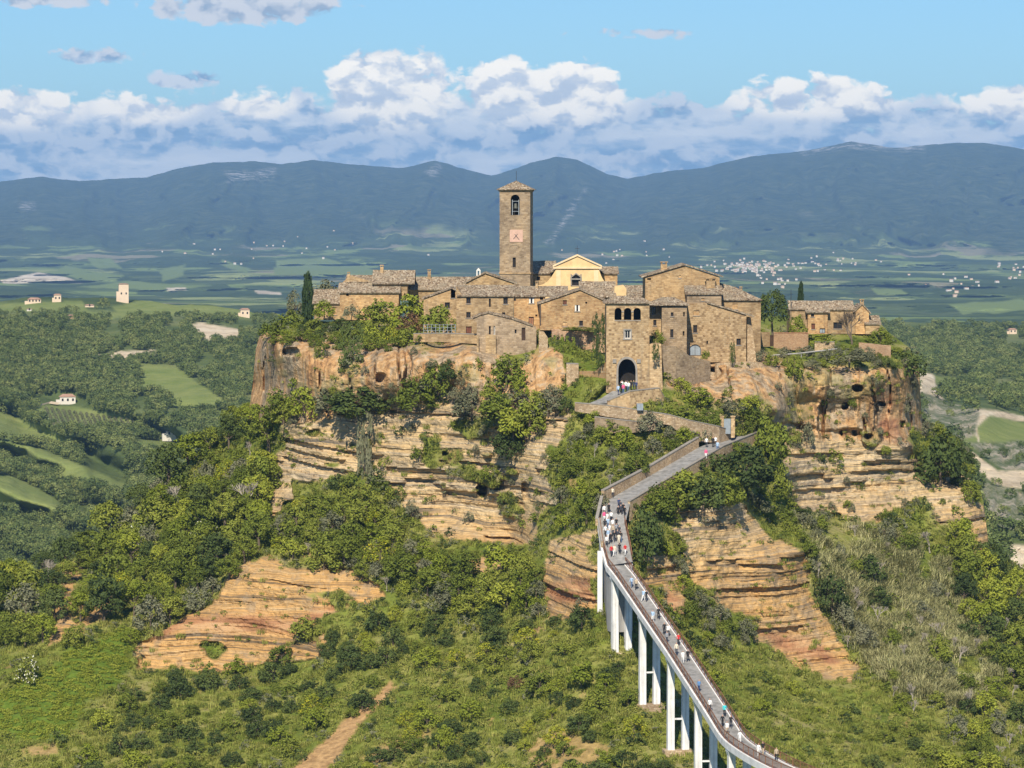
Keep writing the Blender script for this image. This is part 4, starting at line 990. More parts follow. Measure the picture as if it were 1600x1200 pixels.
r_ = m.build('roof', MATS['roof_tiles'], h.e)
h.chimney(1160, 449, 457, 4, 4.5, r_)
h = House('stone_house', 'bare stone wall house with long slanting roof edge and round arched vault below', 534, 1120, 565, 'house', 'houses of the hill town')
h.walls([(1073.5, 566), (1166, 566), (1166, 491), (1106, 474), (1073.5, 474)], [('rect', 1088, 489, 9, 8, 'blocked'), ('rect', 1086, 514, 6.5, 12, 'dark'), ('rect', 1154, 534, 7, 10, 'dark'), ('arch', 1086, 547, 19, 18, 'greydoor'), ('rect', 1105, 535, 2.5, 5, 'slit')], 7, 'gate_stone')
m = MB(); a, b = h.pts([(1104, 473.5), (1178, 495.5)])
slab(m, (a[0], -0.3, a[1]), (b[0], -0.3, b[1]), (b[0], 7.2, b[1]), (a[0], 7.2, a[1]), 0.2, 12, 5)
m.build('roof', MATS['roof_tiles'], h.e)
h.walls([(1168.5, 566), (1183, 566), (1180, 540), (1174, 497), (1168.5, 497)], [], 4, 'rubble_wall', 1.6, 'buttress')
# annex under the long facade
h = House('stone_house', 'lower stone annex with curved gable built down the rock face under the long facade', 534, 790, 585, 'house', 'houses of the hill town')
h.walls([(745, 592), (838, 592), (838, 512), (829, 509.5), (800, 499), (775, 491.5), (762, 490), (750, 493), (738, 498.5), (745, 503)], [('rect', 765.3, 516, 3, 13, 'slit'), ('rect', 772.5, 516, 2.6, 13, 'white'), ('rect', 805.6, 518, 3, 6, 'slit'), ('rect', 818, 522, 6, 20, 'wooddoor')], 7, 'tuff_wall_grey')
for q0, q1 in (((737, 498.5), (750, 492.5)), ((750, 492.5), (763, 489.5)), ((763, 489.5), (800, 498.5)), ((800, 498.5), (832, 510))):
    m = MB(); a, b = h.pts([q0, q1])
    slab(m, (a[0], -0.2, a[1]), (b[0], -0.2, b[1]), (b[0], 7.1, b[1]), (a[0], 7.1, a[1]), 0.18, 5, 4); m.build('roof', MATS['roof_tiles'], h.e)
m = MB(); m.box(h.X(745), h.X(748), -0.9, -0.003, h.Z(592), h.Z(524)); m.box(h.X(759), h.X(775), -0.7, -0.003, h.Z(592), h.Z(523)); m.build('buttress', MATS['tuff_wall'], h.e)
# farmhouse at the right end
h = House('farmhouse', 'stone farmhouse with long tiled roof at the right end of the rock', 578, 1290, 522, 'house', 'houses of the hill town')
h.walls([(1262, 522), (1293, 522), (1293, 488), (1262, 488)], [('rect', 1269.4, 492.5, 5, 5, 'dark'), ('rect', 1270.6, 510, 6, 9, 'shutters'), ('rect', 1285, 517, 9, 8, 'greydoor')], 7, 'tuff_wall_warm')
h.walls([(1235, 522), (1261.7, 522), (1261.7, 484), (1235, 484)], [], 7, 'tuff_wall', 1.0, 'side_wall')
h.walls([(1293.3, 522), (1341, 522), (1341, 484.5), (1293.3, 484.5)], [('rect', 1310, 509, 14, 10, 'dark'), ('rect', 1330, 497, 5, 7, 'dark')], 7, 'tuff_wall', 1.2, 'side_wall')
h.roof_shed(1261, 1294, 488, 471.5, 4)
h.roof_shed(1235, 1261, 484, 471, 3, 0.25, 1.0)
r_, _ = h.roof_shed(1294.5, 1334, 484.5, 471, 3, 0.25, 1.2)
h.walls([(1337, 522), (1358, 522), (1358, 488), (1347, 477), (1337, 486)], [], 7, 'tuff_wall_warm', 0.4, 'gable_wall')
h.roof_gable_front((1336, 487), (1347, 476.5), (1359, 489), 7, 0.2, 0.4)
h.chimney(1349, 469, 480, 6, 3)
h.walls([(1352, 522), (1374, 522), (1374, 507), (1352, 507)], [], 5, 'tuff_wall', -0.4, 'lean_to_wall')
h.roof_shed(1352, 1375, 507, 494, 4, 0.2, -0.4)
m = MB(); m.tube([(h.X(1236), 0.5, h.Z(522)), (h.X(1236), 0.5, h.Z(452))], 0.05, 5); m.build('aerial_mast', MATS['iron'], h.e)

# ================================================================== walls, terraces and paths
def ribbon(name, label, pts, hgt, th, mat, cat='wall', group=None, coping=True, cmat='grey_stone'):
    """wall along pixel points (px, py of the top, d); hgt metres (number or list)"""
    base = P(*pts[0]); e = empty(name, (base.x, base.y, base.z - (hgt if not hasattr(hgt, '__len__') else hgt[0])), label, cat, group)
    W = [P(*q) - e.location for q in pts]
    hs = hgt if hasattr(hgt, '__len__') else [hgt] * len(pts)
    m = MB(); c = MB()
    for i in range(len(W) - 1):
        a, b = W[i], W[i + 1]
        dv = (b - a); nrm = Vector((-dv.y, dv.x, 0))
        nrm = nrm.normalized() * th if nrm.length > 1e-6 else Vector((0, th, 0))
        if nrm.y < 0: nrm = -nrm
        n = max(1, int(dv.length / 1.5))
        for k in range(n):
            p, q = a.lerp(b, k / n), a.lerp(b, (k + 1) / n)
            hp_, hq = hs[i] + (hs[i + 1] - hs[i]) * k / n, hs[i] + (hs[i + 1] - hs[i]) * (k + 1) / n
            ja, jb = Vector((0, 0, 0.03 * math.sin(k * 2.1 + i))), Vector((0, 0, 0.03 * math.sin((k + 1) * 2.1 + i)))
            m.hexa([p - Vector((0, 0, hp_)), q - Vector((0, 0, hq)), q - Vector((0, 0, hq)) + nrm, p - Vector((0, 0, hp_)) + nrm, p + ja, q + jb, q + nrm + jb, p + nrm + ja])
            if coping:
                o_ = nrm.normalized() * 0.06; up = Vector((0, 0, 0.05))
                c.hexa([p - o_ + up * 0.7, q - o_ + up * 0.7, q + nrm + o_ + up * 0.7, p + nrm + o_ + up * 0.7, p - o_ + up * 3.2, q - o_ + up * 3.2, q + nrm + o_ + up * 3.2, p + nrm + o_ + up * 3.2])
    m.build('wall', MATS[mat], e)
    if coping: c.build('coping', MATS[cmat], e)
    return e
def strip(name, L, Rr, mat, label=None):
    m = MB()
    for i in range(len(L) - 1): m.quad(Rr[i], Rr[i + 1], L[i + 1], L[i])
    o = m.build(name, MATS[mat]); o['kind'] = 'structure'
    return o
# road from the bridge up to the walled door
road_L = [P(1150, 676, 522), P(1092, 699, 507), P(1018, 742, 494), P(944, 785, 481), P(936, 820, 474), P(941, 855, 468), P(949, 884, 464)]
road_R = [p + Vector((3.9, -2.4, 0)) for p in road_L[:4]] + [P(977, 818, 474.3), P(984, 850, 468.5), P(989, 878, 464.5)]
strip('road', road_L, road_R, 'asphalt')
# paved ramp in front of the gate
strip('gate_ramp', [P(963, 607, 516), P(940, 622, 512.5), P(916, 632, 509)], [P(1032, 609, 514.6), P(986, 614, 511.5), P(950, 630, 507.6)], 'asphalt')
ribbon('stone_parapet', 'long stone parapet along the upper side of the road to the bridge', [(1092, 684, 507), (1018, 728, 494), (944, 767, 481)], [1.6, 1.6, 2.0], 0.5, 'rubble_wall')
rr = [p + Vector((0, 0, 0.35)) for p in road_R[:4]]
def px_of(p):
    zc = p.y * ct - p.z * st
    return (800 + F * p.x / zc, 600 - F * (p.z * ct + p.y * st) / zc, p.y)
ribbon('retaining_wall', 'low stone wall holding up the lower edge of the road above the bushes', [px_of(p) for p in rr], [3.5, 3.5, 3.5, 3.0], 0.4, 'rubble_wall')
ribbon('stone_parapet', 'low stone parapet on the left edge of the widened bridge head', [(942, 776, 480.6), (934, 811, 473.8), (939, 846, 467.8)], [1.0, 1.0, 1.0], 0.35, 'rubble_wall')
ribbon('retaining_wall', 'curved stone retaining wall carrying the paved ramp below the gate', [(950, 627, 507), (985, 612, 508), (1030, 607, 511), (1048, 640, 513)], [0.9, 4.5, 5.5, 3.0], 0.6, 'gate_stone')
m = MB(); a = P(1000, 641, 506.6); m.box(a.x - 0.5, a.x + 0.5, a.y - 0.3, a.y + 2, a.z, a.z + 1.0)
tag(m.build('niche_door', MATS['grey_door']), 'small grey hatch low in the retaining wall below the gate', 'hatch')
ribbon('retaining_wall', 'long lower stone wall descending from the ramp to the walled door', [(898, 630, 509), (950, 634, 507), (1048, 649, 507), (1076, 657, 508), (1124, 667, 511), (1144, 674, 515)], [1.3, 1.8, 1.6, 3.4, 2.6, 1.8], 0.5, 'rubble_wall')
ribbon('retaining_wall', 'grey plastered garden wall on the grassy saddle below the ramp', [(929, 652, 505.5), (980, 658, 505), (1030, 662, 506)], [2.4, 2.0, 0.9], 0.4, 'tuff_wall_grey')
e = empty('walled_door', P(1136, 676, 513), 'blue grey door between two stone posts beside the road', 'door')
d_ = e.location
def lp(px, py, d): return P(px, py, d) - d_
for a in (1127.5, 1145):
    m = MB(); q = lp(a, 676, 513); m.box(q.x - 0.32, q.x + 0.32, -0.4, 0.4, -0.8, 2.6); m.box(q.x - 0.4, q.x + 0.4, -0.48, 0.48, 2.603, 2.75); m.build('post', MATS['gate_stone'], e)
m = MB(); q0, q1 = lp(1131, 676, 513), lp(1141.5, 676, 513)
for k in range(5):
    xa = q0.x + (q1.x - q0.x) * k / 5; m.box(xa + 0.01, xa + (q1.x - q0.x) / 5 - 0.01, -0.05 - 0.02 * (k % 2), 0.05, -0.2, 2.3)
m.build('door_leaf', MATS['grey_door'], e)
ribbon('terrace_wall', 'tuff terrace wall under the fenced garden left of the long facade', [(646, 522, 544), (690, 521.5, 541), (746, 523, 537)], [1.4, 1.4, 1.6], 0.5, 'tuff_wall')
ribbon('ruined_wall', 'ragged grey ruined wall end between the annex and the ivy terrace', [(842, 517, 531), (850, 519, 531), (856, 528, 531)], [7.5, 7.5, 6.0], 1.6, 'rubble_wall', coping=False)
ribbon('ruined_wall', 'crumbling brick garden wall under the broad gabled house', [(862, 514, 536), (890, 516, 534.5), (926, 519, 533.5), (947, 518, 533)], [3.0, 3.6, 3.8, 3.5], 0.6, 'brick_wall', coping=False)
ribbon('stone_pier', 'free standing stone pier left of the gate ramp', [(885, 569, 520), (904, 569.5, 520)], 6.2, 1.8, 'rubble_wall', 'pier')
ribbon('retaining_wall', 'brown stone wall closing the terrace beside the gatehouse', [(903, 580, 521), (930, 580, 519), (946, 566, 517)], [5.6, 5.8, 5.0], 0.6, 'tuff_wall_warm', coping=False)
ribbon('retaining_wall', 'low rubble wall between the annex and the free standing pier', [(838, 577, 528), (860, 580, 525), (886, 583, 522)], [3.5, 3.5, 3.0], 0.5, 'rubble_wall', coping=False)
ribbon('retaining_wall', 'tall tuff retaining wall under the right end house', [(1120, 568, 532), (1170, 565, 534), (1190, 566, 536)], [5.5, 5.5, 4.5], 0.8, 'rubble_wall', coping=False)
ribbon('retaining_wall', 'rough stone wall stepping down right of the gatehouse', [(1036, 540, 520), (1056, 541, 521), (1078, 556, 523), (1110, 565, 527)], [10, 9, 7.5, 6], 0.8, 'tuff_wall_grey', coping=False)
ribbon('garden_wall', 'reddish stone garden wall with tile coping below the farmhouse', [(1209, 521, 560), (1263, 521, 560)], 3.0, 0.5, 'brick_wall', cmat='door_brown')
ribbon('garden_wall', 'short grey garden wall left of the wooden garden door', [(1188, 519, 561), (1203, 519, 561)], 2.6, 0.5, 'tuff_wall', coping=False)
m = MB(); a = P(1206, 541, 560.6); m.box(a.x - 0.35, a.x + 0.35, a.y - 0.04, a.y + 0.06, a.z, a.z + 2.0)
gd = m.build('garden_door', MATS['dark_wood']); tag(gd, 'small dark wooden garden door in the wall by the pine', 'door')
ribbon('garden_wall', 'low stone wall below the clipped hedge by the farmhouse', [(1273, 535, 558), (1304, 535, 558)], 1.5, 0.5, 'rubble_wall')
ribbon('garden_wall', 'long low stone wall near the right tip of the rock', [(1342, 535, 556), (1392, 540, 556)], 2.2, 0.5, 'brick_wall', coping=False)
m = MB(); m.tube([P(1198, 556, 549), P(1250, 552, 550), P(1308, 545, 552)], 0.13, 6); m.tube([P(1252, 552, 550.2), P(1252, 566, 550.2)], 0.08, 6); m.tube([P(1215, 555, 549.5), P(1215, 568, 549.5)], 0.08, 6)
tag(m.build('wooden_rail', MATS['concrete_grey']), 'weathered rail along the cliff edge below the lawn', 'railing')
# fence on the terrace
e = empty('garden_fence', P(662, 521, 544), 'thin iron fence on the terrace wall beside the garden trees', 'fence')
m = MB(); pm = MB()
for i in range(9):
    q = P(662 + i * 6.2, 521, 544 - i * 0.3) - e.location; pm.tube([(q.x, q.y, q.z), (q.x, q.y, q.z + 1.6)], 0.045, 5)
for zz in (0.5, 1.0, 1.5):
    a = P(662, 521, 544) - e.location; b = P(662 + 8 * 6.2, 521, 541.6) - e.location
    m.tube([(a.x, a.y, a.z + zz), (b.x, b.y, b.z + zz)], 0.03, 5)
m.build('rail', MATS['grey_door'], e); pm.build('post', MATS['grey_door'], e)
# vaulted cellar under the terrace
h = House('cellar_front', 'pale arched cellar front with dark opening in the rock under the terrace', 531, 733, 592, 'cellar')
h.walls([(720, 592), (748, 592), (748, 566), (740, 560), (728, 560), (720, 566)], [('rect', 733, 584, 20, 12, 'wooddoor'), ('arch', 734, 570, 16, 7, 'blocked')], 2, 'tuff_wall_warm')
# ================================================================== footbridge
WB = 2.9
bl = [P(949, 884, 464), P(958, 894, 462), P(1044, 1020, 430), P(1106, 1116, 404.5), P(1130, 1156, 396), P(1162, 1178, 388), P(1200, 1199, 380)]
last = bl[-1]; bl += [last + Vector((7.5, -12, -1.5)), last + Vector((24, -40, -4))]
def resample(pts, step):
    out = [pts[0]]
    for a, b in zip(pts[:-1], pts[1:]):
        n = max(1, int((b - a).length / step))
        for k in range(1, n + 1): out.append(a.lerp(b, k / n))
    return out
bl = resample(bl, 2.0)
# soften the kinks
for _ in range(2): bl = [bl[0]] + [(bl[i - 1] + bl[i] * 2 + bl[i + 1]) / 4 for i in range(1, len(bl) - 1)] + [bl[-1]]
def perp(pts, i):
    d = pts[min(i + 1, len(pts) - 1)] - pts[max(i - 1, 0)]
    return Vector((-d.y, d.x, 0)).normalized()
br = [p + perp(bl, i) * WB for i, p in enumerate(bl)]
if br[5].x < bl[5].x: br = [p - perp(bl, i) * WB for i, p in enumerate(bl)]
bridge = empty('footbridge', P(945, 960, 464), 'long narrow footbridge on paired white concrete piers leading up to the town', 'footbridge')
B0 = bridge.location.copy()
def swept(name, mat, off0, off1, z0, z1, pts=None, qts=None, parent=bridge):
    """bar along the bridge: off = metres across from the left edge"""
    m = MB(); pts = pts or bl; qts = qts or br
    rows = []
    for a, b in zip(pts, qts):
        c = (b - a).normalized()
        rows.append([a + c * off0 + Vector((0, 0, z0)) - B0, a + c * off1 + Vector((0, 0, z0)) - B0, a + c * off1 + Vector((0, 0, z1)) - B0, a + c * off0 + Vector((0, 0, z1)) - B0])
    base = len(m.v)
    for r_ in rows: m.v += [tuple(q) for q in r_]
    for i in range(len(rows) - 1):
        a, b = base + i * 4, base + i * 4 + 4
        for k in range(4): m.f.append((a + k, b + k, b + (k + 1) % 4, a + (k + 1) % 4))
    m.f.append((base, base + 1, base + 2, base + 3)); e_ = base + 4 * (len(rows) - 1); m.f.append((e_ + 3, e_ + 2, e_ + 1, e_))
    return m.build(name, MATS[mat], parent)
deck = swept('deck', 'asphalt', 0.0, WB, -0.35, 0.0)
swept('edge_beam', 'concrete', -0.28, -0.003, -0.75, 0.12, parent=deck); swept('edge_beam', 'concrete', WB + 0.003, WB + 0.28, -0.75, 0.12, parent=deck)
swept('kerb', 'white_kerb', WB - 0.28, WB - 0.12, 0.004, 0.16, parent=deck)
swept('girder', 'concrete_grey', 0.35, WB - 0.35, -1.0, -0.355, parent=deck)
def railing(off, pts, qts, nm='railing'):
    top = swept('handrail', 'corten', off - 0.05, off + 0.05, 1.12, 1.2, pts, qts)
    swept('bottom_rail', 'corten', off - 0.03, off + 0.03, 0.12, 0.17, pts, qts)
    bars, posts = MB(), MB()
    fine = resample(pts, 0.13); fq = []
    for i, p in enumerate(fine): fq.append(p)
    cum = 0
    for i, p in enumerate(fine):
        j = min(range(len(pts)), key=lambda k: (pts[k] - p).length_squared)
        c = (qts[j] - pts[j]).normalized(); q = p + c * off - B0
        t_ = (pts[min(j + 1, len(pts) - 1)] - pts[max(j - 1, 0)]).normalized() * 0.028
        bars.quad(q - t_ + Vector((0, 0, 0.1)), q + t_ + Vector((0, 0, 0.1)), q + t_ + Vector((0, 0, 1.15)), q - t_ + Vector((0, 0, 1.15)))
        if i % 14 == 0: posts.box(q.x - 0.04, q.x + 0.04, q.y - 0.04, q.y + 0.04, q.z, q.z + 1.16)
    a = bars.build('railing_bars', MATS['corten'], bridge); a['kind'] = 'stuff'
    a = posts.build('railing_posts', MATS['corten'], bridge); a['kind'] = 'stuff'
railing(0.06, bl, br); railing(WB - 0.06, bl, br)
# railing of the widened head
hl = resample(road_L[4:], 2.0); hr = resample(road_R[4:], 2.0); nmin = min(len(hl), len(hr)); hl, hr = hl[:nmin], hr[:nmin]
railing(0.1, hl, hr); railing(-0.1, hr, [2 * b - a for a, b in zip(hl, hr)])
swept('edge_beam', 'concrete', -0.25, -0.003, -0.7, 0.1, hl, hr)
# abutment under the head
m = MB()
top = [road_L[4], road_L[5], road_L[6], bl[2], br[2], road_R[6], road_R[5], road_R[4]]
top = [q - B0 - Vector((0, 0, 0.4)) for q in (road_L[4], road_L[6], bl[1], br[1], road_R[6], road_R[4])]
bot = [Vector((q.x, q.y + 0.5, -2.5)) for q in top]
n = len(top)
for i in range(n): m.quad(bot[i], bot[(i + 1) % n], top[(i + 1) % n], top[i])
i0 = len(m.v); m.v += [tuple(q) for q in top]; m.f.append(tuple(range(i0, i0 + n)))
m.build('abutment', MATS['concrete_grey'], bridge)  # the deck's shade on this wall is put into the darker grey
m = MB(); q = P(938, 850, 467.5) - B0; m.box(q.x - 0.45, q.x + 0.3, q.y - 1.2, q.y - 0.2, -3.0, q.z - 1.0); m.build('abutment_lit_edge', MATS['concrete'], bridge)  # sunlit left edge of the abutment, put into a paler concrete strip
# piers
for (ptop, ybase, side) in (((957, 893), 1020, 0), ((1000, 957), 1101, 1), ((1041, 1016), 1172, 2), ((1085, 1083), 1240, 3), ((1136, 1162), 1330, 4)):
    tgt = Vector((ptop[0], ptop[1]))
    def scr(p):
        zc = p.y * ct - p.z * st; return Vector((800 + F * p.x / zc, 600 - F * (p.z * ct + p.y * st) / zc))
    j = min(range(1, len(bl) - 1), key=lambda k: (scr(bl[k]) - tgt).length)
    a, b = bl[j], br[j]; across = (b - a).normalized(); along = Vector((-across.y, across.x, 0))
    zb = P(800, ybase, a.y).z
    pier = empty('pier', ((a + b) / 2 - B0), None, None); pier.parent = bridge; pier.location = (a + b) / 2 - B0
    pier.rotation_euler = (0, 0, math.atan2(across.y, across.x))
    hgt = zb - a.z
    for s_ in (-1, 1):
        m = MB(); x = s_ * (WB / 2 - 0.42)
        for k in (-1, 1):                          # two slim slabs with a groove between them
            m.hexa([(x + k * 0.26 - 0.22, -0.45, hgt), (x + k * 0.26 + 0.22, -0.45, hgt), (x + k * 0.26 + 0.22, 0.45, hgt), (x + k * 0.26 - 0.22, 0.45, hgt),
                    (x + k * 0.26 - 0.19, -0.36, -0.75), (x + k * 0.26 + 0.19, -0.36, -0.75), (x + k * 0.26 + 0.19, 0.36, -0.75), (x + k * 0.26 - 0.19, 0.36, -0.75)])
        m.box(x - 0.06, x + 0.06, -0.3, 0.3, hgt + 0.01, -0.76)
        m.build('leg', MATS['concrete'], pier)
        m = MB(); m.hexa([(x - 0.35, -0.3, -1.9), (x + 0.35, -0.3, -1.9), (x + 0.35, 0.3, -1.9), (x - 0.35, 0.3, -1.9), (x - 0.62, -0.62, -1.05), (x + 0.62, -0.62, -1.05), (x + 0.62, 0.62, -1.05), (x - 0.62, 0.62, -1.05)])
        m.box(x - 0.62, x + 0.62, -0.62, 0.62, -1.047, -0.8)
        m.build('bearing_cap', MATS['concrete'], pier)
    if side in (1, 2, 3):
        m = MB(); zz = hgt + (4.5 if side == 1 else 4.2); m.box(-WB / 2 + 0.3, WB / 2 - 0.3, -0.12, 0.12, zz, zz + 0.22); m.build('cross_tie', MATS['concrete'], pier)
    m = MB(); m.box(-WB / 2 - 0.6, WB / 2 + 0.6, -1.0, 1.0, hgt - 3.0, hgt + 0.05); m.build('plinth', MATS['rubble_wall'], pier)

# ================================================================== people
def person_mesh(name, jt, seed):
    """one continuous skinned body from a joint graph"""
    me = bpy.data.meshes.new(name)
    keys = list(jt['v']); idx = {k: i for i, k in enumerate(keys)}
    me.from_pydata([jt['v'][k][0] for k in keys], [(idx[a], idx[b]) for a, b in jt['e']], [])
    o = bpy.data.objects.new(name, me); col.objects.link(o)
    md = o.modifiers.new('skin', 'SKIN'); md.use_smooth_shade = True
    for k in keys:
        sv_ = me.skin_vertices[0].data[idx[k]]; r = jt['v'][k][1]
        sv_.radius = r if hasattr(r, '__len__') else (r, r); sv_.use_root = (k == 'pelvis')
    o.modifiers.new('sub', 'SUBSURF').levels = 1
    o.modifiers['sub'].render_levels = 1
    dg = bpy.context.evaluated_depsgraph_get()
    nm = bpy.data.meshes.new_from_object(o.evaluated_get(dg))
    bpy.data.objects.remove(o); bpy.data.meshes.remove(me)
    for mt in ('skin', 'hair', 'shirt_white', 'trousers_dark', 'shoes'): nm.materials.append(MATS[mt])
    mi = []
    for p in nm.polygons:
        c = p.center
        if c.z > 1.72 or (c.z > 1.55 and c.y > 0.02): k = 1
        elif c.z > 1.49: k = 0
        elif c.z > 0.93 and abs(c.x) < 0.27: k = 2
        elif c.z > 0.93: k = 2 if c.z > 1.15 else 0
        elif c.z < 0.09: k = 4
        else: k = 0 if (abs(c.x) > 0.23 and c.z > 0.62) else 3
        mi.append(k)
    nm.polygons.foreach_set('material_index', mi); nm.polygons.foreach_set('use_smooth', [True] * len(mi))
    nm.name = name
    return nm
plain('skin', (0.50, 0.30, 0.21), 0.05); plain('hair', (0.06, 0.04, 0.03), 0.2); plain('shoes', (0.05, 0.045, 0.04), 0.2)
CLOTH = {'white': (0.78, 0.77, 0.74), 'black': (0.02, 0.02, 0.022), 'dark': (0.045, 0.05, 0.065), 'navy': (0.03, 0.05, 0.13), 'blue': (0.10, 0.22, 0.42), 'red': (0.55, 0.03, 0.03), 'turquoise': (0.05, 0.50, 0.52), 'pink': (0.72, 0.10, 0.24), 'cream': (0.68, 0.60, 0.46), 'grey': (0.25, 0.26, 0.28), 'lightblue': (0.38, 0.52, 0.68), 'jeans': (0.10, 0.16, 0.28), 'beige': (0.45, 0.36, 0.25), 'coral': (0.70, 0.22, 0.18)}
for k, c in CLOTH.items(): plain('shirt_' + k, c, 0.08); plain('trousers_' + k, c, 0.08)
def pose(stride, arm, lean=0.0):
    s, a = stride, arm
    V = {'pelvis': ((0, 0, 0.95), (0.15, 0.11)), 'spine': ((0, -lean * 0.4, 1.15), (0.14, 0.10)), 'chest': ((0, -lean, 1.36), (0.17, 0.11)), 'neck': ((0, -lean, 1.50), 0.055), 'head': ((0, -lean * 1.2, 1.62), (0.085, 0.10)), 'crown': ((0, -lean * 1.2, 1.73), 0.06)}
    Eg = [('pelvis', 'spine'), ('spine', 'chest'), ('chest', 'neck'), ('neck', 'head'), ('head', 'crown')]
    for n, sx in (('l', -1), ('r', 1)):
        k = s * sx
        V.update({'hip' + n: ((sx * 0.1, 0, 0.88), 0.095), 'knee' + n: ((sx * 0.1, -k * 0.5 - 0.03, 0.49), 0.065), 'ank' + n: ((sx * 0.1, -k + 0.02, 0.09 + max(0, -k) * 0.25), 0.045), 'toe' + n: ((sx * 0.11, -k - 0.13, 0.045 + max(0, -k) * 0.1), 0.04),
                  'sho' + n: ((sx * 0.19, -lean, 1.41), 0.065), 'elb' + n: ((sx * 0.25, k * a * 0.5 + 0.03 - lean, 1.14), 0.045), 'wri' + n: ((sx * 0.25, k * a - 0.08 - lean, 0.92), 0.034), 'han' + n: ((sx * 0.24, k * a - 0.12 - lean, 0.84), 0.035)})
        Eg += [('pelvis', 'hip' + n), ('hip' + n, 'knee' + n), ('knee' + n, 'ank' + n), ('ank' + n, 'toe' + n), ('chest', 'sho' + n), ('sho' + n, 'elb' + n), ('elb' + n, 'wri' + n), ('wri' + n, 'han' + n)]
    return {'v': V, 'e': Eg}
POSES = [person_mesh('person_walking', pose(0.22, 0.7, 0.04), 1), person_mesh('person_striding', pose(-0.26, 0.8, 0.05), 2), person_mesh('person_standing', pose(0.04, 0.3), 3)]
road_v, road_f = [], []
for L_, R_ in ((road_L, road_R), (bl, br), ([P(963, 607, 516), P(940, 622, 512.5), P(916, 632, 509)], [P(1032, 609, 514.6), P(986, 614, 511.5), P(950, 630, 507.6)])):
    for i in range(len(L_) - 1):
        k = len(road_v); road_v += [tuple(L_[i]), tuple(R_[i]), tuple(R_[i + 1]), tuple(L_[i + 1])]; road_f += [(k, k + 1, k + 2), (k, k + 2, k + 3)]
road_bvh = BVHTree.FromPolygons(road_v, road_f)
def person(px, py, shirt, trou, label, kind=0, rz=0.0, group=None, scale=1.0):
    p = cast(road_bvh, px, py)
    if p is None: print('person off road', px, py); return
    o = link('person', POSES[kind], None, (p.x, p.y, p.z + 0.005)); o.rotation_euler = (0, 0, rz); o.scale = (scale,) * 3
    for i, mn in ((2, 'shirt_' + shirt), (3, 'trousers_' + trou)):
        o.material_slots[i].link = 'OBJECT'; o.material_slots[i].material = MATS[mn]
    return tag(o, label, 'person', group)
UP, DOWN = R(165), R(-15)      # walking up to the town / down to the camera
PPL = [
 # bottom of the picture, along the bridge
 (1247, 1196, 'black', 'black', 'person in black at the very bottom of the bridge', 2, DOWN), (1213, 1189, 'beige', 'black', 'person in beige top walking alone past the bottom bend of the bridge', 0, DOWN),
 (1192, 1180, 'black', 'beige', 'person in black top beside one in white near the bottom bend', 0, DOWN), (1185, 1182, 'white', 'white', 'person in white beside one in black near the bottom bend', 1, DOWN),
 (1156, 1163, 'white', 'white', 'person all in white standing at the railing bend of the bridge', 2, UP),
 (1136, 1148, 'white', 'beige', 'person in white jacket leading the trio above the bridge bend', 1, DOWN), (1129, 1136, 'black', 'black', 'person in black on the left of the trio above the bridge bend', 0, DOWN), (1142, 1138, 'black', 'dark', 'person in dark clothes on the right of the trio above the bridge bend', 0, DOWN),
 (1132, 1120, 'turquoise', 'black', 'person in turquoise top walking on the lower bridge', 0, UP), (1109, 1112, 'white', 'dark', 'person in white shirt walking alone on the lower bridge', 1, DOWN), (1092, 1082, 'blue', 'navy', 'person in blue jacket walking alone in the middle of the bridge', 0, UP),
 (1075, 1034, 'black', 'black', 'person in black with bag of the pair below the red jacket', 1, DOWN), (1067, 1036, 'white', 'white', 'person in white of the pair below the red jacket', 0, DOWN), (1057, 1024, 'cream', 'dark', 'person in cream top left of the red jacket', 0, DOWN),
 (1060, 1009, 'red', 'black', 'person in bright red jacket walking up the bridge', 0, UP), (1044, 995, 'white', 'black', 'person in white top of the close pair above the red jacket', 1, DOWN), (1038, 992, 'black', 'black', 'person in black top of the close pair above the red jacket', 0, DOWN), (1042, 1005, 'grey', 'dark', 'person in grey just behind the close pair above the red jacket', 0, UP),
 (1020, 972, 'lightblue', 'white', 'person in striped pale top on the upper bridge', 1, DOWN), (1029, 968, 'black', 'black', 'person in black at the right railing of the upper bridge', 0, UP),
 (1010, 940, 'black', 'dark', 'person in black beside one in white trousers on the upper bridge', 0, UP), (1005, 940, 'lightblue', 'white', 'person in white trousers beside one in black on the upper bridge', 1, UP),
 (987, 918, 'lightblue', 'jeans', 'person in pale blue with white hat at the narrow top of the bridge', 0, DOWN), (994, 922, 'beige', 'black', 'person in beige beside the pale blue walker at the narrow top of the bridge', 1, UP),
 # crowd on the head of the bridge
 (955, 870, 'red', 'dark', 'person in red top at the lower left of the crowd', 0, UP), (960, 869, 'cream', 'white', 'person in cream next to the red top in the crowd', 1, DOWN), (977, 868, 'red', 'white', 'person in dark red top and white trousers at the lower right of the crowd', 0, DOWN), (968, 866, 'black', 'black', 'person in black in the front row of the crowd', 2, UP),
 (967, 852, 'cream', 'cream', 'person in cream dress in the middle of the crowd', 2, UP)]
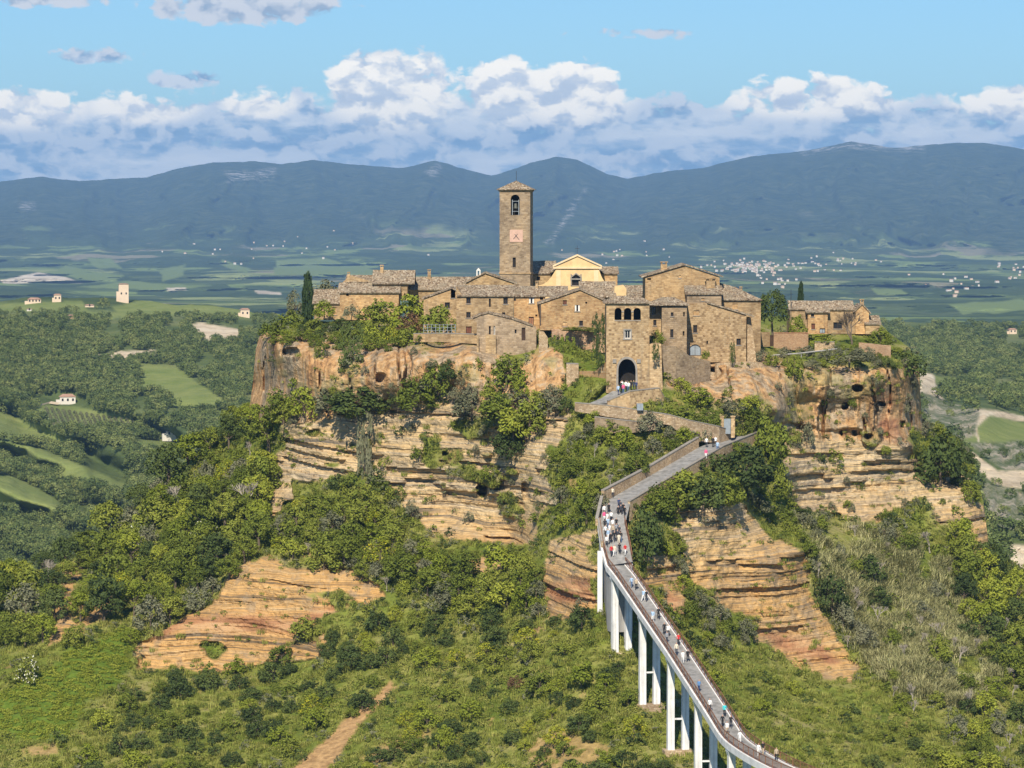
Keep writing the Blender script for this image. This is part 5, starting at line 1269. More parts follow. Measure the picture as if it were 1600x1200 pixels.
cr = [(948, 854, 'white', 'dark'), (954, 850, 'black', 'black'), (950, 845, 'lightblue', 'white'), (960, 847, 'black', 'dark'), (965, 845, 'dark', 'black'), (970, 848, 'black', 'jeans'), (946, 838, 'white', 'black'), (952, 836, 'white', 'white'), (958, 838, 'beige', 'dark'), (963, 835, 'grey', 'black'), (968, 838, 'dark', 'dark'),
      (945, 828, 'black', 'black'), (950, 826, 'lightblue', 'jeans'), (957, 828, 'white', 'beige'), (963, 826, 'black', 'black'), (944, 816, 'pink', 'white'), (949, 818, 'white', 'white'), (955, 816, 'white', 'black'), (944, 806, 'white', 'dark'), (951, 804, 'black', 'black'), (966, 808, 'black', 'black'), (970, 806, 'dark', 'black'), (974, 804, 'black', 'dark'), (969, 800, 'dark', 'dark'), (976, 808, 'black', 'black')]
wd_ = {'white': 'light', 'lightblue': 'light', 'cream': 'light', 'beige': 'light', 'pink': 'light', 'black': 'dark', 'dark': 'dark', 'grey': 'dark'}
for i, (x, y, s_, t_) in enumerate(cr):
    PPL.append((x, y, s_, t_, 'person in %s top in the crowd on the bridge head' % wd_[s_], i % 3, UP if i % 2 else DOWN, 'crowd on the bridge head, %s tops' % wd_[s_]))
PPL += [(967, 795, 'navy', 'navy', 'person in navy coat just above the crowd', 0, UP), (957, 778, 'cream', 'dark', 'person in cream top with pale hat by the end of the parapet', 2, DOWN),
 (1104, 699, 'white', 'dark', 'person in white top nearest the parapet on the upper road', 0, DOWN), (1114, 699, 'black', 'black', 'person in black on the upper road by the rubble wall', 1, UP), (1118, 698, 'white', 'black', 'person in white behind the one in black on the upper road', 0, UP), (1121, 706, 'lightblue', 'jeans', 'person in light blue on the upper road', 1, DOWN), (1116, 712, 'red', 'white', 'person in red top at the right edge of the upper road', 0, DOWN), (1122, 713, 'black', 'black', 'person in black beside the red top on the upper road', 2, DOWN), (1103, 717, 'pink', 'white', 'person in pink top sitting height at the shrubs beside the upper road', 2, DOWN)]
PPL[-1] = PPL[-1][:4] + ('person in pink top beside the shrubs on the upper road',) + PPL[-1][5:]
gt = [(966, 617, 'lightblue', 'navy'), (970, 613, 'black', 'black'), (974, 616, 'pink', 'jeans'), (978, 612, 'white', 'dark'), (982, 612, 'white', 'jeans'), (986, 611, 'black', 'black'), (990, 611, 'dark', 'dark'), (972, 610, 'white', 'black'), (980, 609.5, 'dark', 'black'), (994, 611, 'navy', 'black')]
for i, (x, y, s_, t_) in enumerate(gt):
    wc = {'pink': 'pink', 'lightblue': 'light blue', 'navy': 'navy'}.get(s_, wd_.get(s_))
    PPL.append((x, y, s_, t_, 'person in %s top in the group under the gate arch' % wc, i % 3, DOWN if i % 2 else UP, 'group under the gate arch, %s tops' % wc))
PPL.append((1026, 610.5, 'coral', 'coral', 'person in coral red right of the gate by the parapet', 2, DOWN))
for q in PPL: person(q[0], q[1], q[2], q[3], q[4], q[5], q[6] + random.uniform(-0.4, 0.4), q[7] if len(q) > 7 else None, random.uniform(0.94, 1.05))
# ================================================================== plants
def leafmat(name, stops, spread=0.25, tr=0.0):
    def b(t):
        oi = t.new('ShaderNodeObjectInfo')
        lv = t.attr('lv')
        f = t.math('ADD', t.math('MULTIPLY', lv, 1.0 - spread), t.math('MULTIPLY', oi.outputs['Random'], spread))
        return t.ramp(f, stops), None
    return material(name, b, 0.75, 0.15)
leafmat('leaf_mid', [(0.0, (0.058, 0.081, 0.012)), (0.5, (0.136, 0.167, 0.022)), (1.0, (0.244, 0.259, 0.040))], 0.55)
leafmat('leaf_dark', [(0.0, (0.029, 0.045, 0.014)), (0.5, (0.065, 0.092, 0.022)), (1.0, (0.118, 0.145, 0.036))], 0.55)
leafmat('leaf_bright', [(0.0, (0.095, 0.129, 0.012)), (0.5, (0.197, 0.232, 0.024)), (1.0, (0.321, 0.330, 0.045))], 0.55)
leafmat('leaf_olive', [(0.0, (0.092, 0.10, 0.052)), (0.5, (0.151, 0.155, 0.085)), (1.0, (0.238, 0.23, 0.14))], 0.3)
leafmat('leaf_broom', [(0.0, (0.10, 0.14, 0.012)), (0.45, (0.25, 0.27, 0.02)), (1.0, (0.55, 0.44, 0.02))], 0.2)
leafmat('leaf_russet', [(0.0, (0.07, 0.04, 0.022)), (0.5, (0.14, 0.075, 0.038)), (1.0, (0.21, 0.13, 0.06))], 0.3)
leafmat('leaf_cypress', [(0.0, (0.012, 0.024, 0.010)), (0.5, (0.028, 0.050, 0.018)), (1.0, (0.055, 0.085, 0.028))], 0.2)
leafmat('leaf_forest', [(0.0, (0.048, 0.075, 0.023)), (0.5, (0.120, 0.156, 0.042)), (1.0, (0.225, 0.247, 0.078))], 0.75)
leafmat('reed', [(0.0, (0.16, 0.18, 0.065)), (0.5, (0.33, 0.32, 0.14)), (1.0, (0.50, 0.45, 0.23))], 0.4)
leafmat('grass_tuft', [(0.0, (0.115, 0.151, 0.022)), (0.5, (0.213, 0.235, 0.042)), (1.0, (0.333, 0.314, 0.085))], 0.6)
leafmat('blossom', [(0.0, (0.55, 0.55, 0.38)), (1.0, (0.80, 0.79, 0.62))], 0.2)
leafmat('agave', [(0.0, (0.35, 0.40, 0.36)), (1.0, (0.62, 0.66, 0.62))], 0.2)
plain('bark', (0.13, 0.10, 0.07), 0.3); plain('bark_pale', (0.33, 0.29, 0.235), 0.2)

def leaf_cloud(n, nclump, crad, shape, leaf, seed, flat=0.0):
    """leaf quads in clumps spread through a crown; shape(g, k) gives clump centres and outward directions"""
    g = np.random.default_rng(seed)
    cen, out = shape(g, nclump)
    ci = g.integers(0, nclump, n)
    cr_ = crad * (0.65 + 0.7 * g.random(nclump))
    dv = g.normal(size=(n, 3)); dv /= np.linalg.norm(dv, axis=1)[:, None]
    dv = dv + out[ci] * 0.5; dv[:, 2] += 0.15; dv /= np.linalg.norm(dv, axis=1)[:, None]
    pos_ = cen[ci] + dv * cr_[ci][:, None] * (0.55 + 0.5 * g.random(n))[:, None]
    nr = dv + g.normal(size=(n, 3)) * 0.55 + np.array([0, -0.0, 0.25]); nr /= np.linalg.norm(nr, axis=1)[:, None]
    a = np.cross(nr, g.normal(size=(n, 3))); a /= np.linalg.norm(a, axis=1)[:, None]
    b = np.cross(nr, a)
    sz = leaf * (0.6 + 0.8 * g.random(n))[:, None]
    V = np.stack([pos_ - a * sz, pos_ - b * sz * 0.5, pos_ + a * sz, pos_ + b * sz * 0.5], 1)
    lv = np.clip(0.5 * g.random(nclump)[ci] + 0.5 * g.random(n), 0, 1)
    return V.reshape(-1, 3), np.repeat(lv, 4)
def sh_round(rx=0.40, rz=0.40, zc=0.55, inner=0.25):
    def f(g, k):
        d = g.normal(size=(k, 3)); d /= np.linalg.norm(d, axis=1)[:, None]
        d[:, 2] = np.where(d[:, 2] < -0.55, -d[:, 2], d[:, 2])
        r = np.where(g.random(k) < inner, 0.3 + 0.4 * g.random(k), 0.78 + 0.26 * g.random(k))
        return d * r[:, None] * np.array([rx, rx, rz]) + np.array([0, 0, zc]), d
    return f
def sh_dome(rx=0.42, rz=0.62):
    def f(g, k):
        d = g.normal(size=(k, 3)); d /= np.linalg.norm(d, axis=1)[:, None]; d[:, 2] = np.abs(d[:, 2]) * 1.15 - 0.15
        r = 0.6 + 0.42 * g.random(k)
        return d * r[:, None] * np.array([rx, rx, rz]) + np.array([0, 0, 0.14]), d
    return f
def sh_column(g, k):
    z = g.random(k); a = g.random(k) * 6.283
    r = 0.40 * np.sin(np.pi * np.clip(z * 0.86 + 0.1, 0, 1)) ** 0.6 * (0.8 + 0.3 * g.random(k))
    d = np.stack([np.cos(a), np.sin(a), 0.5 + 0 * a], 1)
    return np.stack([r * np.cos(a), r * np.sin(a), z * 0.96 + 0.02], 1), d
def sh_slab(g, k):
    p_ = np.stack([g.random(k) - 0.5, (g.random(k) - 0.5) * 0.25, g.random(k)], 1)
    return p_, np.tile(np.array([0, -1.0, 0.3]), (k, 1))
def crown_mesh(name, mat, *a, **kw):
    V, lv = leaf_cloud(*a, **kw)
    return mesh_np(name, V, np.arange(len(V)).reshape(-1, 4), MATS[mat], {'lv': lv})
def trunk_mesh(name, seed, height=0.55, r=0.035, limbs=6, reach=0.3, mat='bark'):
    g = random.Random(seed); m = MB()
    top = (g.uniform(-0.05, 0.05), g.uniform(-0.05, 0.05), height)
    m.tube([(0, 0, -0.06), (top[0] * 0.4, top[1] * 0.4, height * 0.5), top], [r * 1.3, r, r * 0.55], 6)
    for i in range(limbs):
        a = i * 6.283 / limbs + g.uniform(-0.4, 0.4); z0 = height * g.uniform(0.4, 0.9)
        l_ = reach * g.uniform(0.7, 1.1)
        m.tube([(top[0] * 0.6, top[1] * 0.6, z0), (math.cos(a) * l_ * 0.5, math.sin(a) * l_ * 0.5, z0 + l_ * 0.45), (math.cos(a) * l_, math.sin(a) * l_, z0 + l_ * 0.7)], [r * 0.5, r * 0.35, r * 0.12], 5)
    return m.mesh(name, MATS[mat])
def bare_mesh(name, seed, mat='bark_pale'):
    g = random.Random(seed); tr, tw = MB(), MB()
    mx = 5 if mat == 'bark' else 4
    def grow(p, d, ln, r, lev):
        q = p + d * ln
        mid = p.lerp(q, 0.5) + Vector((g.uniform(-1, 1), g.uniform(-1, 1), g.uniform(-1, 1))) * ln * 0.07
        (tr if lev < 2 else tw).tube([p, mid, q], [r, r * 0.8, r * 0.6], 5 if lev < 2 else 3, False)
        if lev >= mx: return
        for k in range(3 if lev < 2 else 4):
            nd = (d + Vector((g.uniform(-1, 1), g.uniform(-1, 1), g.uniform(-0.35, 0.8))) * 0.62).normalized()
            grow(p.lerp(q, g.uniform(0.55, 1.0)), nd, ln * g.uniform(0.6, 0.82), r * 0.62, lev + 1)
    grow(Vector((0, 0, -0.05)), Vector((g.uniform(-0.1, 0.1), g.uniform(-0.1, 0.1), 1)).normalized(), 0.34, 0.026, 0)
    return tr.mesh(name + '_trunk', MATS[mat]), tw.mesh(name + '_twigs', MATS[mat])
KINDS = {}
def kind(name, obj_name, cat, mat, n, k, crad, shape, leaf, trunk=None, variants=3, extra=None):
    vs = []
    for i in range(variants):
        sd = (sum(ord(c) for c in name) * 7 + i * 101) % 9999
        c = crown_mesh(name + '_crown', mat, n, k, crad, shape, leaf, sd)
        tm = trunk_mesh(name + '_trunk', sd, *trunk) if trunk else trunk_mesh(name + '_stem', sd, 0.4, 0.02, 5, 0.25)
        ex = None
        if extra: ex = (extra[0], crown_mesh(name + '_' + extra[0], extra[1], extra[2], k, crad * 1.05, shape, leaf * 0.8, sd))
        vs.append((c, tm, ex))
    KINDS[name] = (obj_name, cat, vs)
kind('broadleaf', 'broadleaf_tree', 'tree', 'leaf_mid', 2200, 52, 0.13, sh_round(0.42, 0.46, 0.48), 0.036, (0.5, 0.03, 6, 0.3), 4)
kind('darkleaf', 'broadleaf_tree', 'tree', 'leaf_dark', 2200, 52, 0.13, sh_round(0.42, 0.46, 0.48), 0.036, (0.5, 0.03, 6, 0.3), 3)
kind('brightleaf', 'broadleaf_tree', 'tree', 'leaf_bright', 2000, 48, 0.13, sh_round(0.42, 0.46, 0.48), 0.036, (0.5, 0.03, 6, 0.3), 3)
kind('shrub', 'shrub', 'shrub', 'leaf_mid', 1500, 38, 0.15, sh_dome(), 0.042, None, 4)
kind('darkshrub', 'evergreen_shrub', 'shrub', 'leaf_dark', 1500, 38, 0.15, sh_dome(), 0.042, None, 3)
kind('brightshrub', 'lime_shrub', 'shrub', 'leaf_bright', 1400, 34, 0.15, sh_dome(), 0.042, None, 3)
kind('oliveshrub', 'silver_shrub', 'shrub', 'leaf_olive', 1200, 32, 0.15, sh_dome(), 0.038, None, 3)
kind('russet', 'shrub', 'shrub', 'leaf_russet', 900, 30, 0.15, sh_dome(), 0.038, None, 2)
kind('broom', 'broom_bush', 'shrub', 'leaf_bright', 600, 26, 0.15, sh_dome(), 0.038, None, 2, ('flowers', 'leaf_broom', 700))
kind('hawthorn', 'hawthorn', 'shrub', 'leaf_mid', 900, 34, 0.13, sh_dome(), 0.04, None, 2, ('flowers', 'blossom', 240))
kind('cypress', 'cypress_tree', 'tree', 'leaf_cypress', 3200, 130, 0.14, sh_column, 0.06, (0.9, 0.03, 0, 0), 2)
kind('ivy', 'ivy', 'ivy', 'leaf_mid', 1900, 70, 0.10, sh_slab, 0.042, (0.9, 0.006, 3, 0.2), 3)
kind('darkivy', 'ivy', 'ivy', 'leaf_dark', 1900, 70, 0.10, sh_slab, 0.042, (0.9, 0.006, 3, 0.2), 2)
kind('brownivy', 'ivy', 'ivy', 'leaf_olive', 1900, 70, 0.10, sh_slab, 0.045, (0.9, 0.006, 3, 0.2), 1)
BARE = [bare_mesh('bare_tree', 11 + i) for i in range(4)]
BARE_DARK = [bare_mesh('bare_tree', 31, 'bark')]
n_kind = {}
def plant(kn, px, py, w, hgt, label, group=None, off=None, dd=0.0):
    """a plant whose foot shows at (px, py), w x hgt pixels large"""
    p = off if off is not None else hill_at(px, py)
    if p is None: return
    p = Vector(p); s_ = p.y / F
    if off is None: dd = -0.28 * w * s_ if 'ivy' not in kn else -0.7
    n_kind[kn] = n_kind.get(kn, 0) + 1
    wd, ht = w * s_, hgt * s_
    nm, cat, vs = (('bare_tree', 'tree', None) if 'bare' in kn else KINDS[kn])
    e = empty(nm, (p.x, p.y + dd, p.z - 0.15), label, cat, group, 0 if 'ivy' in kn else random.uniform(0, 6.28))
    if 'bare' in kn:
        bset = BARE if kn == 'bare' else BARE_DARK
        t_, c_ = bset[n_kind[kn] % len(bset)]
        parts = [('trunk', t_), ('twigs', c_)]; sc = (ht * 0.95, ht * 0.95, ht * 0.85)
    else:
        c_, t_, ex = vs[n_kind[kn] % len(vs)]
        parts = [('crown' if cat == 'tree' else 'foliage', c_), ('trunk' if cat == 'tree' else 'stem', t_)]
        if ex: parts.append((ex[0], ex[1]))
        sc = (wd, wd, ht) if 'ivy' not in kn else (wd, min(wd, 2.5), ht)
    for pn, me_ in parts:
        o = link(pn, me_, e); o.scale = sc
        if pn in ('flowers', 'twigs', 'foliage', 'crown'): o['kind'] = 'stuff'
    return e
def col_depth(px, py, d): return P(px, py, d)
# --- plants one can point to
LM = [
 ('cypress', 481, 510, 18, 80, 'tall dark cypress standing alone at the left end of the town', (595,)),
 ('cypress', 1251, 500, 9.5, 57, 'slim cypress rising behind the farmhouse roof', (600,)),
 ('baredark', 1332, 540, 70, 84, 'large leafless tree in front of the farmhouse', (563,)),
 ('darkleaf', 1207, 520, 50, 68, 'dark round pine crown between the right end house and the farmhouse', (568,)),
 ('oliveshrub', 510, 486, 62, 62, 'feathery olive green tree behind the low left house', (612,)),
 ('oliveshrub', 462, 505, 36, 66, 'pale thin leaved tree left of the tall cypress', (604,)),
 ('shrub', 455, 524, 56, 50, 'green bush at the foot of the tall cypress', (585,)),
 ('shrub', 426, 530, 54, 38, 'green bush at the left tip of the plateau', (575,)),
 ('brightshrub', 507, 494, 38, 32, 'rounded vine against the low left house', (588,)),
 ('oliveshrub', 549, 497, 34, 28, 'silvery olive bush below the long left house', (583,)),
 ('darkshrub', 535, 512, 44, 20, 'dark clipped hedge below the olive bush', (574,)),
 ('darkshrub', 492, 514, 28, 22, 'dark low bush right of the cypress foot', (576,)),
 ('shrub', 592, 516, 78, 58, 'leafy garden tree in front of the long left house', (575,)),
 ('brightshrub', 640, 516, 74, 68, 'taller leafy garden tree left of the small slanting gable house', (572,)),
 ('shrub', 690, 521, 66, 62, 'dark garden tree beside the small slanting gable house', (551,)),
 ('russet', 640, 518, 52, 38, 'russet brown bush in the garden', (562,)),
 ('brightshrub', 586, 542, 48, 42, 'bright yellow green bush on the cliff edge', (555,)),
 ('broom', 612, 541, 38, 38, 'yellow flowering bush on the cliff edge', (554,)),
 ('shrub', 640, 542, 52, 38, 'green bush at the end of the terrace wall', (548,)),
 ('darkivy', 548, 566, 36, 62, 'dark ivy hanging down the left cliff', None),
 ('ivy', 500, 556, 16, 34, 'narrow ivy strip on the left cliff', None),
 ('shrub', 438, 650, 60, 54, 'bush at the left end of the ledge between the two cliffs', None),
 ('brightshrub', 476, 648, 62, 54, 'bright bush on the ledge between the two cliffs', None),
 ('oliveshrub', 514, 645, 60, 50, 'grey green bush on the ledge between the two cliffs', None),
 ('darkshrub', 560, 645, 104, 58, 'wide dark leafy tree on the ledge under the cracked cliff slab', None),
 ('shrub', 652, 636, 78, 58, 'dense bush right of the cracked cliff slab', None),
 ('shrub', 684, 612, 50, 66, 'upright light green tree in front of the terrace cliff', None),
 ('darkshrub', 700, 590, 34, 38, 'small dark bush below the terrace wall', (531,)),
 ('shrub', 791, 606, 66, 66, 'round tree in front of the stone annex', (524,)),
 ('oliveshrub', 738, 652, 74, 50, 'wide bush above the pale layered cliff', None),
 ('shrub', 780, 652, 70, 48, 'leafy tree above the pale layered cliff', None),
 ('brightshrub', 815, 618, 26, 38, 'yellow green bush in front of the annex', (520,)),
 ('brightshrub', 802, 684, 58, 60, 'yellowish bush hanging over the pale cliff', None),
 ('shrub', 826, 672, 70, 58, 'bush on the spur left of the saddle', None),
 ('oliveshrub', 856, 646, 54, 48, 'grey green bush on the spur left of the saddle', None),
 ('darkshrub', 884, 642, 30, 32, 'dark bush at the foot of the free standing pier', None),
 ('darkshrub', 797, 712, 62, 60, 'bush clinging to the cliff in the gully', None),
 ('ivy', 880, 580, 34, 56, 'ivy mass covering the terrace wall left of the brick wall', (529.5,)),
 ('ivy', 915, 580, 44, 34, 'ivy covering the lower terrace beside the gatehouse', (529,)),
 ('darkivy', 935, 566, 20, 74, 'ivy climbing the wall next to the gatehouse', (516.5,)),
 ('shrub', 905, 516, 60, 9, 'low greenery along the top of the crumbling brick wall', (533,)),
 ('darkivy', 1024, 560, 10, 24, 'ivy patch on the gatehouse buttress', (513.5,)),
 ('shrub', 1027, 538, 26, 30, 'bush in the gap between gatehouse and hipped house', (522,)),
 ('shrub', 1103, 560, 16, 18, 'small bush beside the round arched vault', (531,)),
 ('darkivy', 1144, 565, 8, 30, 'ivy strip on the corner of the bare stone wall house', (531.5,)),
 ('brightshrub', 1064, 608, 38, 24, 'bright greenery on the rocks right of the ramp', None),
 ('brightshrub', 1090, 628, 52, 30, 'green bush above the clipped ivy hedge', None),
 ('ivy', 1062, 656, 46, 28, 'bright clipped ivy hedge along the lower stone wall', (509.5,)),
 ('ivy', 1103, 664, 48, 28, 'bright clipped ivy hedge beside the walled door', (512.5,)),
 ('oliveshrub', 1144, 642, 44, 20, 'grey creeper over the walled door', (516,)),
 ('brightshrub', 1172, 640, 38, 30, 'green bush below the tall tuff retaining wall', None),
 ('shrub', 1178, 672, 44, 46, 'bush right of the walled door', None),
 ('shrub', 1204, 722, 62, 96, 'tall leafy tree against the right cliff', None),
 ('darkshrub', 1165, 752, 90, 78, 'dark rounded tree below the top of the road', None),
 ('shrub', 1060, 790, 70, 66, 'leafy bush along the lower side of the road', None),
 ('darkshrub', 1098, 792, 82, 72, 'dark bushy tree along the lower side of the road', None),
 ('shrub', 1134, 784, 66, 62, 'bushy tree above the right layered cliff', None),
 ('shrub', 1030, 800, 54, 56, 'bush at the lower road edge near the bridge head', None),
 ('darkshrub', 1006, 868, 62, 104, 'tall dense tree at the right side of the bridge head', None),
 ('shrub', 1152, 718, 56, 40, 'bush covering the wall under the top of the road', (508,)),
 ('darkshrub', 1116, 742, 60, 44, 'dark bush against the wall under the road', (499,)),
 ('brightshrub', 1072, 768, 58, 44, 'bright bush against the wall under the road', (490,)),
 ('shrub', 1024, 798, 52, 40, 'bush against the low end of the wall under the road', (481,)),
 ('shrub', 1216, 770, 40, 60, 'bush between the right cliffs', None),
 ('shrub', 1247, 522, 34, 36, 'tall bush covering the left end of the farmhouse', (571,)),
 ('brightshrub', 1285, 535, 44, 17, 'clipped green hedge in front of the farmhouse', (560,)),
 ('shrub', 1240, 588, 30, 46, 'bush hanging over the right cliff edge', None),
 ('oliveshrub', 1325, 566, 72, 30, 'wide grey green bush on the right cliff edge', None),
 ('oliveshrub', 1290, 562, 40, 22, 'low scrub along the right cliff edge', None),
 ('brightshrub', 1352, 540, 26, 16, 'small bright bush by the right garden wall', (558,)),
 ('shrub', 1376, 536, 44, 30, 'leafy bush beside the lean-to roof', (566,)),
 ('shrub', 1388, 538, 24, 12, 'low green bush at the right end of the garden wall', (560,)),
 ('darkshrub', 1416, 590, 62, 60, 'dark tree leaning over the right tip of the rock', (556,)),
 ('oliveshrub', 1260, 694, 26, 46, 'grey bush clinging to the right cliff face', None),
 ('darkshrub', 1466, 752, 84, 104, 'dense scrub behind the right tip of the rock', None),
 ('darkshrub', 1490, 730, 40, 60, 'dark scrub at the back of the right tip', None),
 ('shrub', 1515, 780, 36, 40, 'scrub above the far right pale cliff', None),
 ('darkleaf', 1556, 925, 48, 72, 'dark round tree at the right edge below the far cliff', None),
 ('darkshrub', 1298, 950, 56, 76, 'dark bush in the middle of the reed slope', None),
 ('darkshrub', 1358, 905, 56, 56, 'dark bush with a pale trunk beside it on the reed slope', None),
 ('bare', 1365, 912, 30, 62, 'pale leafless tree high on the reed slope', None),
 ('broom', 318, 752, 34, 40, 'bright yellow broom in bloom on the left wooded slope', None),
 ('hawthorn', 325, 832, 62, 44, 'white flowering hawthorn on the left wooded slope', None),
 ('hawthorn', 216, 856, 44, 50, 'white flowering hawthorn near the left skyline of the slope', None),
 ('hawthorn', 45, 1062, 52, 50, 'white flowering hawthorn at the left edge above the bright meadow', None),
 ('bare', 392, 805, 34, 92, 'tall pale leafless tree left of the layered cliff', None),
 ('bare', 285, 800, 30, 70, 'pale leafless tree among the left wood', None),
 ('brownivy', 570, 744, 24, 104, 'brown ivy column climbing the middle of the pale cliff', None),
 ('shrub', 764, 748, 32, 30, 'round bush stuck in the pale cliff', None),
 ('oliveshrub', 646, 806, 30, 36, 'small grey bush low on the pale cliff', None),
 ('brightleaf', 694, 1176, 32, 46, 'single bright green sapling on the lower slope', None),
 ('brightshrub', 205, 1000, 36, 26, 'yellow green bush at the tip of the bright meadow', None),
]
for q in LM:
    off = P(q[1], q[2], q[6][0]) if q[6] else None
    plant(q[0], q[1], q[2], q[3], q[4], q[5], None, off)
# agave
g_ = MB(); base = P(548, 516, 552)
for i in range(22):
    a = i * 2.4; el = 0.25 + 0.055 * i; L_ = 0.95
    d_ = Vector((math.cos(a) * math.cos(el), math.sin(a) * math.cos(el), math.sin(el))); sd = Vector((-math.sin(a), math.cos(a), 0)) * 0.07
    g_.quad(-sd, sd, d_ * L_ * 0.6 + sd * 0.8, d_ * L_ * 0.6 - sd * 0.8); g_.tri(d_ * L_ * 0.6 - sd * 0.8, d_ * L_ * 0.6 + sd * 0.8, d_ * L_ + Vector((0, 0, -0.05)))
tag(g_.build('agave', MATS['agave'], None, base), 'pale spiky agave on the cliff edge below the hedge', 'agave')
# --- woods and scrub of the slopes, each plant its own object
def scatter(poly, n, kinds, wr, hr, label, group, mind=0.55, avoid=True, seed=1):
    g = random.Random(seed); xs = [q[0] for q in poly]; ys = [q[1] for q in poly]; done = []; made = []; tries = 0
    while len(done) < n and tries < n * 60:
        tries += 1
        x, y = g.uniform(min(xs), max(xs)), g.uniform(min(ys), max(ys))
        if not bool(inpoly(np.array(x), np.array(y), poly)): continue
        w_ = g.uniform(*wr)
        if any(abs(x - a) < (w_ + c) * 0.5 * mind and abs(y - b) < (w_ + c) * 0.32 * mind for a, b, c in done): continue
        if avoid and any(bool(inpoly(np.array(x), np.array(y - 4), q)) for q in CL_STRATA + [ROADPOLY, SLIP, LUSH]): continue
        kn = g.choices([k[0] for k in kinds], [k[1] for k in kinds])[0]
        lab = label[kn] if isinstance(label, dict) else label
        done.append((x, y, w_)); made.append((kn, x, y, w_, w_ * g.uniform(*hr), lab))
    ax, ay = sorted(q[1] for q in made), sorted(q[2] for q in made); n_ = len(made); wm = sum(wr) / 2
    for kn, x, y, w_, h_, lab in made:
        hx_ = 'left' if x < ax[n_ // 4] else 'centre left' if x < ax[n_ // 2] else 'centre right' if x < ax[3 * n_ // 4] else 'right'
        vy_ = 'top' if y < ay[n_ // 4] else 'upper' if y < ay[n_ // 2] else 'lower' if y < ay[3 * n_ // 4] else 'bottom'
        sz_ = 'small' if w_ < wm - (wr[1] - wr[0]) / 6 else 'large' if w_ > wm + (wr[1] - wr[0]) / 6 else 'middling'
        plant(kn, x, y, w_, h_, '%s %s, %s %s part' % (sz_, lab % KW[kn], vy_, hx_), group + ', ' + KW[kn])
KW = {'broadleaf': 'leafy green tree', 'darkleaf': 'dark green tree', 'brightleaf': 'bright green tree', 'shrub': 'green bush', 'darkshrub': 'dark bush', 'brightshrub': 'yellow green bush', 'oliveshrub': 'grey green bush', 'broom': 'yellow blooming broom', 'bare': 'pale leafless tree', 'russet': 'brownish bush', 'hawthorn': 'flowering hawthorn', 'ivy': 'ivy', 'darkivy': 'dark ivy'}
Z1 = [(-30, 915), (60, 890), (130, 872), (200, 808), (300, 716), (385, 656), (425, 680), (428, 780), (415, 850), (370, 895), (320, 945), (240, 985), (180, 960), (120, 1010), (-30, 1010)]
scatter(Z1, 150, [('broadleaf', 5), ('darkleaf', 2), ('brightleaf', 3), ('shrub', 3), ('oliveshrub', 1.4), ('bare', 0.8), ('broom', 0.15)], (34, 74), (0.75, 1.05), '%s in the wood on the left slope', 'left slope wood', 0.5, True, 3)
Z2 = [(225, 1062), (330, 1054), (430, 1040), (470, 990), (620, 962), (640, 1000), (600, 1090), (520, 1150), (440, 1210), (100, 1230), (160, 1110)]
scatter(Z2, 80, [('darkshrub', 6), ('shrub', 3), ('brightshrub', 1), ('broom', 0.8)], (22, 50), (0.7, 1.0), '%s on the slope below the red banded cliff', 'scrub below the red banded cliff', 0.6, True, 4)
Z2b = [(640, 960), (840, 970), (940, 972), (1000, 1120), (1055, 1215), (560, 1230), (640, 1120)]
scatter(Z2b, 80, [('darkshrub', 5), ('shrub', 3), ('brightshrub', 1.5), ('broom', 1.6), ('russet', 0.4)], (22, 52), (0.65, 0.95), '%s on the slope left of the bridge piers', 'scrub left of the bridge piers', 0.6, True, 5)
Z3 = [(425, 835), (470, 800), (530, 792), (592, 800), (640, 862), (700, 884), (790, 888), (850, 890), (850, 962), (720, 960), (620, 925), (480, 878), (430, 860)]
scatter(Z3, 75, [('broadleaf', 3), ('shrub', 5), ('brightshrub', 2), ('oliveshrub', 2), ('broom', 0.6), ('bare', 0.3)], (32, 66), (0.7, 1.0), '%s in the thicket below the pale cliff', 'thicket below the pale cliff', 0.5, True, 6)
Z6 = [(872, 668), (930, 662), (1050, 672), (1085, 690), (1000, 735), (940, 770), (930, 830), (870, 850), (868, 760)]
scatter(Z6, 34, [('shrub', 3), ('brightshrub', 2), ('oliveshrub', 3), ('broadleaf', 1), ('bare', 0.6)], (24, 48), (0.65, 0.95), '%s on the grassy saddle left of the road', 'scrub on the saddle', 0.6, True, 7)
Z7 = [(1060, 800), (1000, 900), (1078, 905), (1110, 950), (1180, 1000), (1140, 1020), (1070, 980)]
scatter(Z7, 22, [('shrub', 3), ('oliveshrub', 2), ('brightshrub', 1)], (20, 40), (0.7, 1.0), '%s beside the right side of the bridge', 'scrub right of the bridge', 0.6, True, 8)
Z8 = [(1145, 760), (1215, 750), (1240, 800), (1300, 815), (1260, 880), (1250, 850), (1175, 798)]
scatter(Z8, 24, [('shrub', 3), ('oliveshrub', 3), ('darkshrub', 1)], (24, 46), (0.6, 0.9), '%s on the slope between the two right cliffs', 'scrub between the right cliffs', 0.6, True, 9)
Z9 = [(1260, 880), (1340, 830), (1540, 875), (1620, 950), (1620, 1215), (1480, 1215), (1350, 1070), (1275, 940)]
scatter(Z9, 60, [('bare', 6), ('oliveshrub', 3), ('shrub', 2), ('darkshrub', 1.5)], (26, 50), (0.8, 1.2), '%s on the reed slope at the right', 'plants on the reed slope', 0.6, True, 10)
Z9b = [(1340, 1070), (1420, 1100), (1560, 1070), (1620, 1000), (1620, 1215), (1470, 1215)]
scatter(Z9b, 30, [('shrub', 4), ('brightshrub', 3), ('bare', 3), ('darkshrub', 1)], (26, 48), (0.6, 1.0), '%s at the lower right corner of the slope', 'plants at the lower right corner', 0.6, True, 20)
Z10 = [(1480, 850), (1540, 885), (1620, 960), (1620, 1100), (1560, 1060), (1500, 950)]
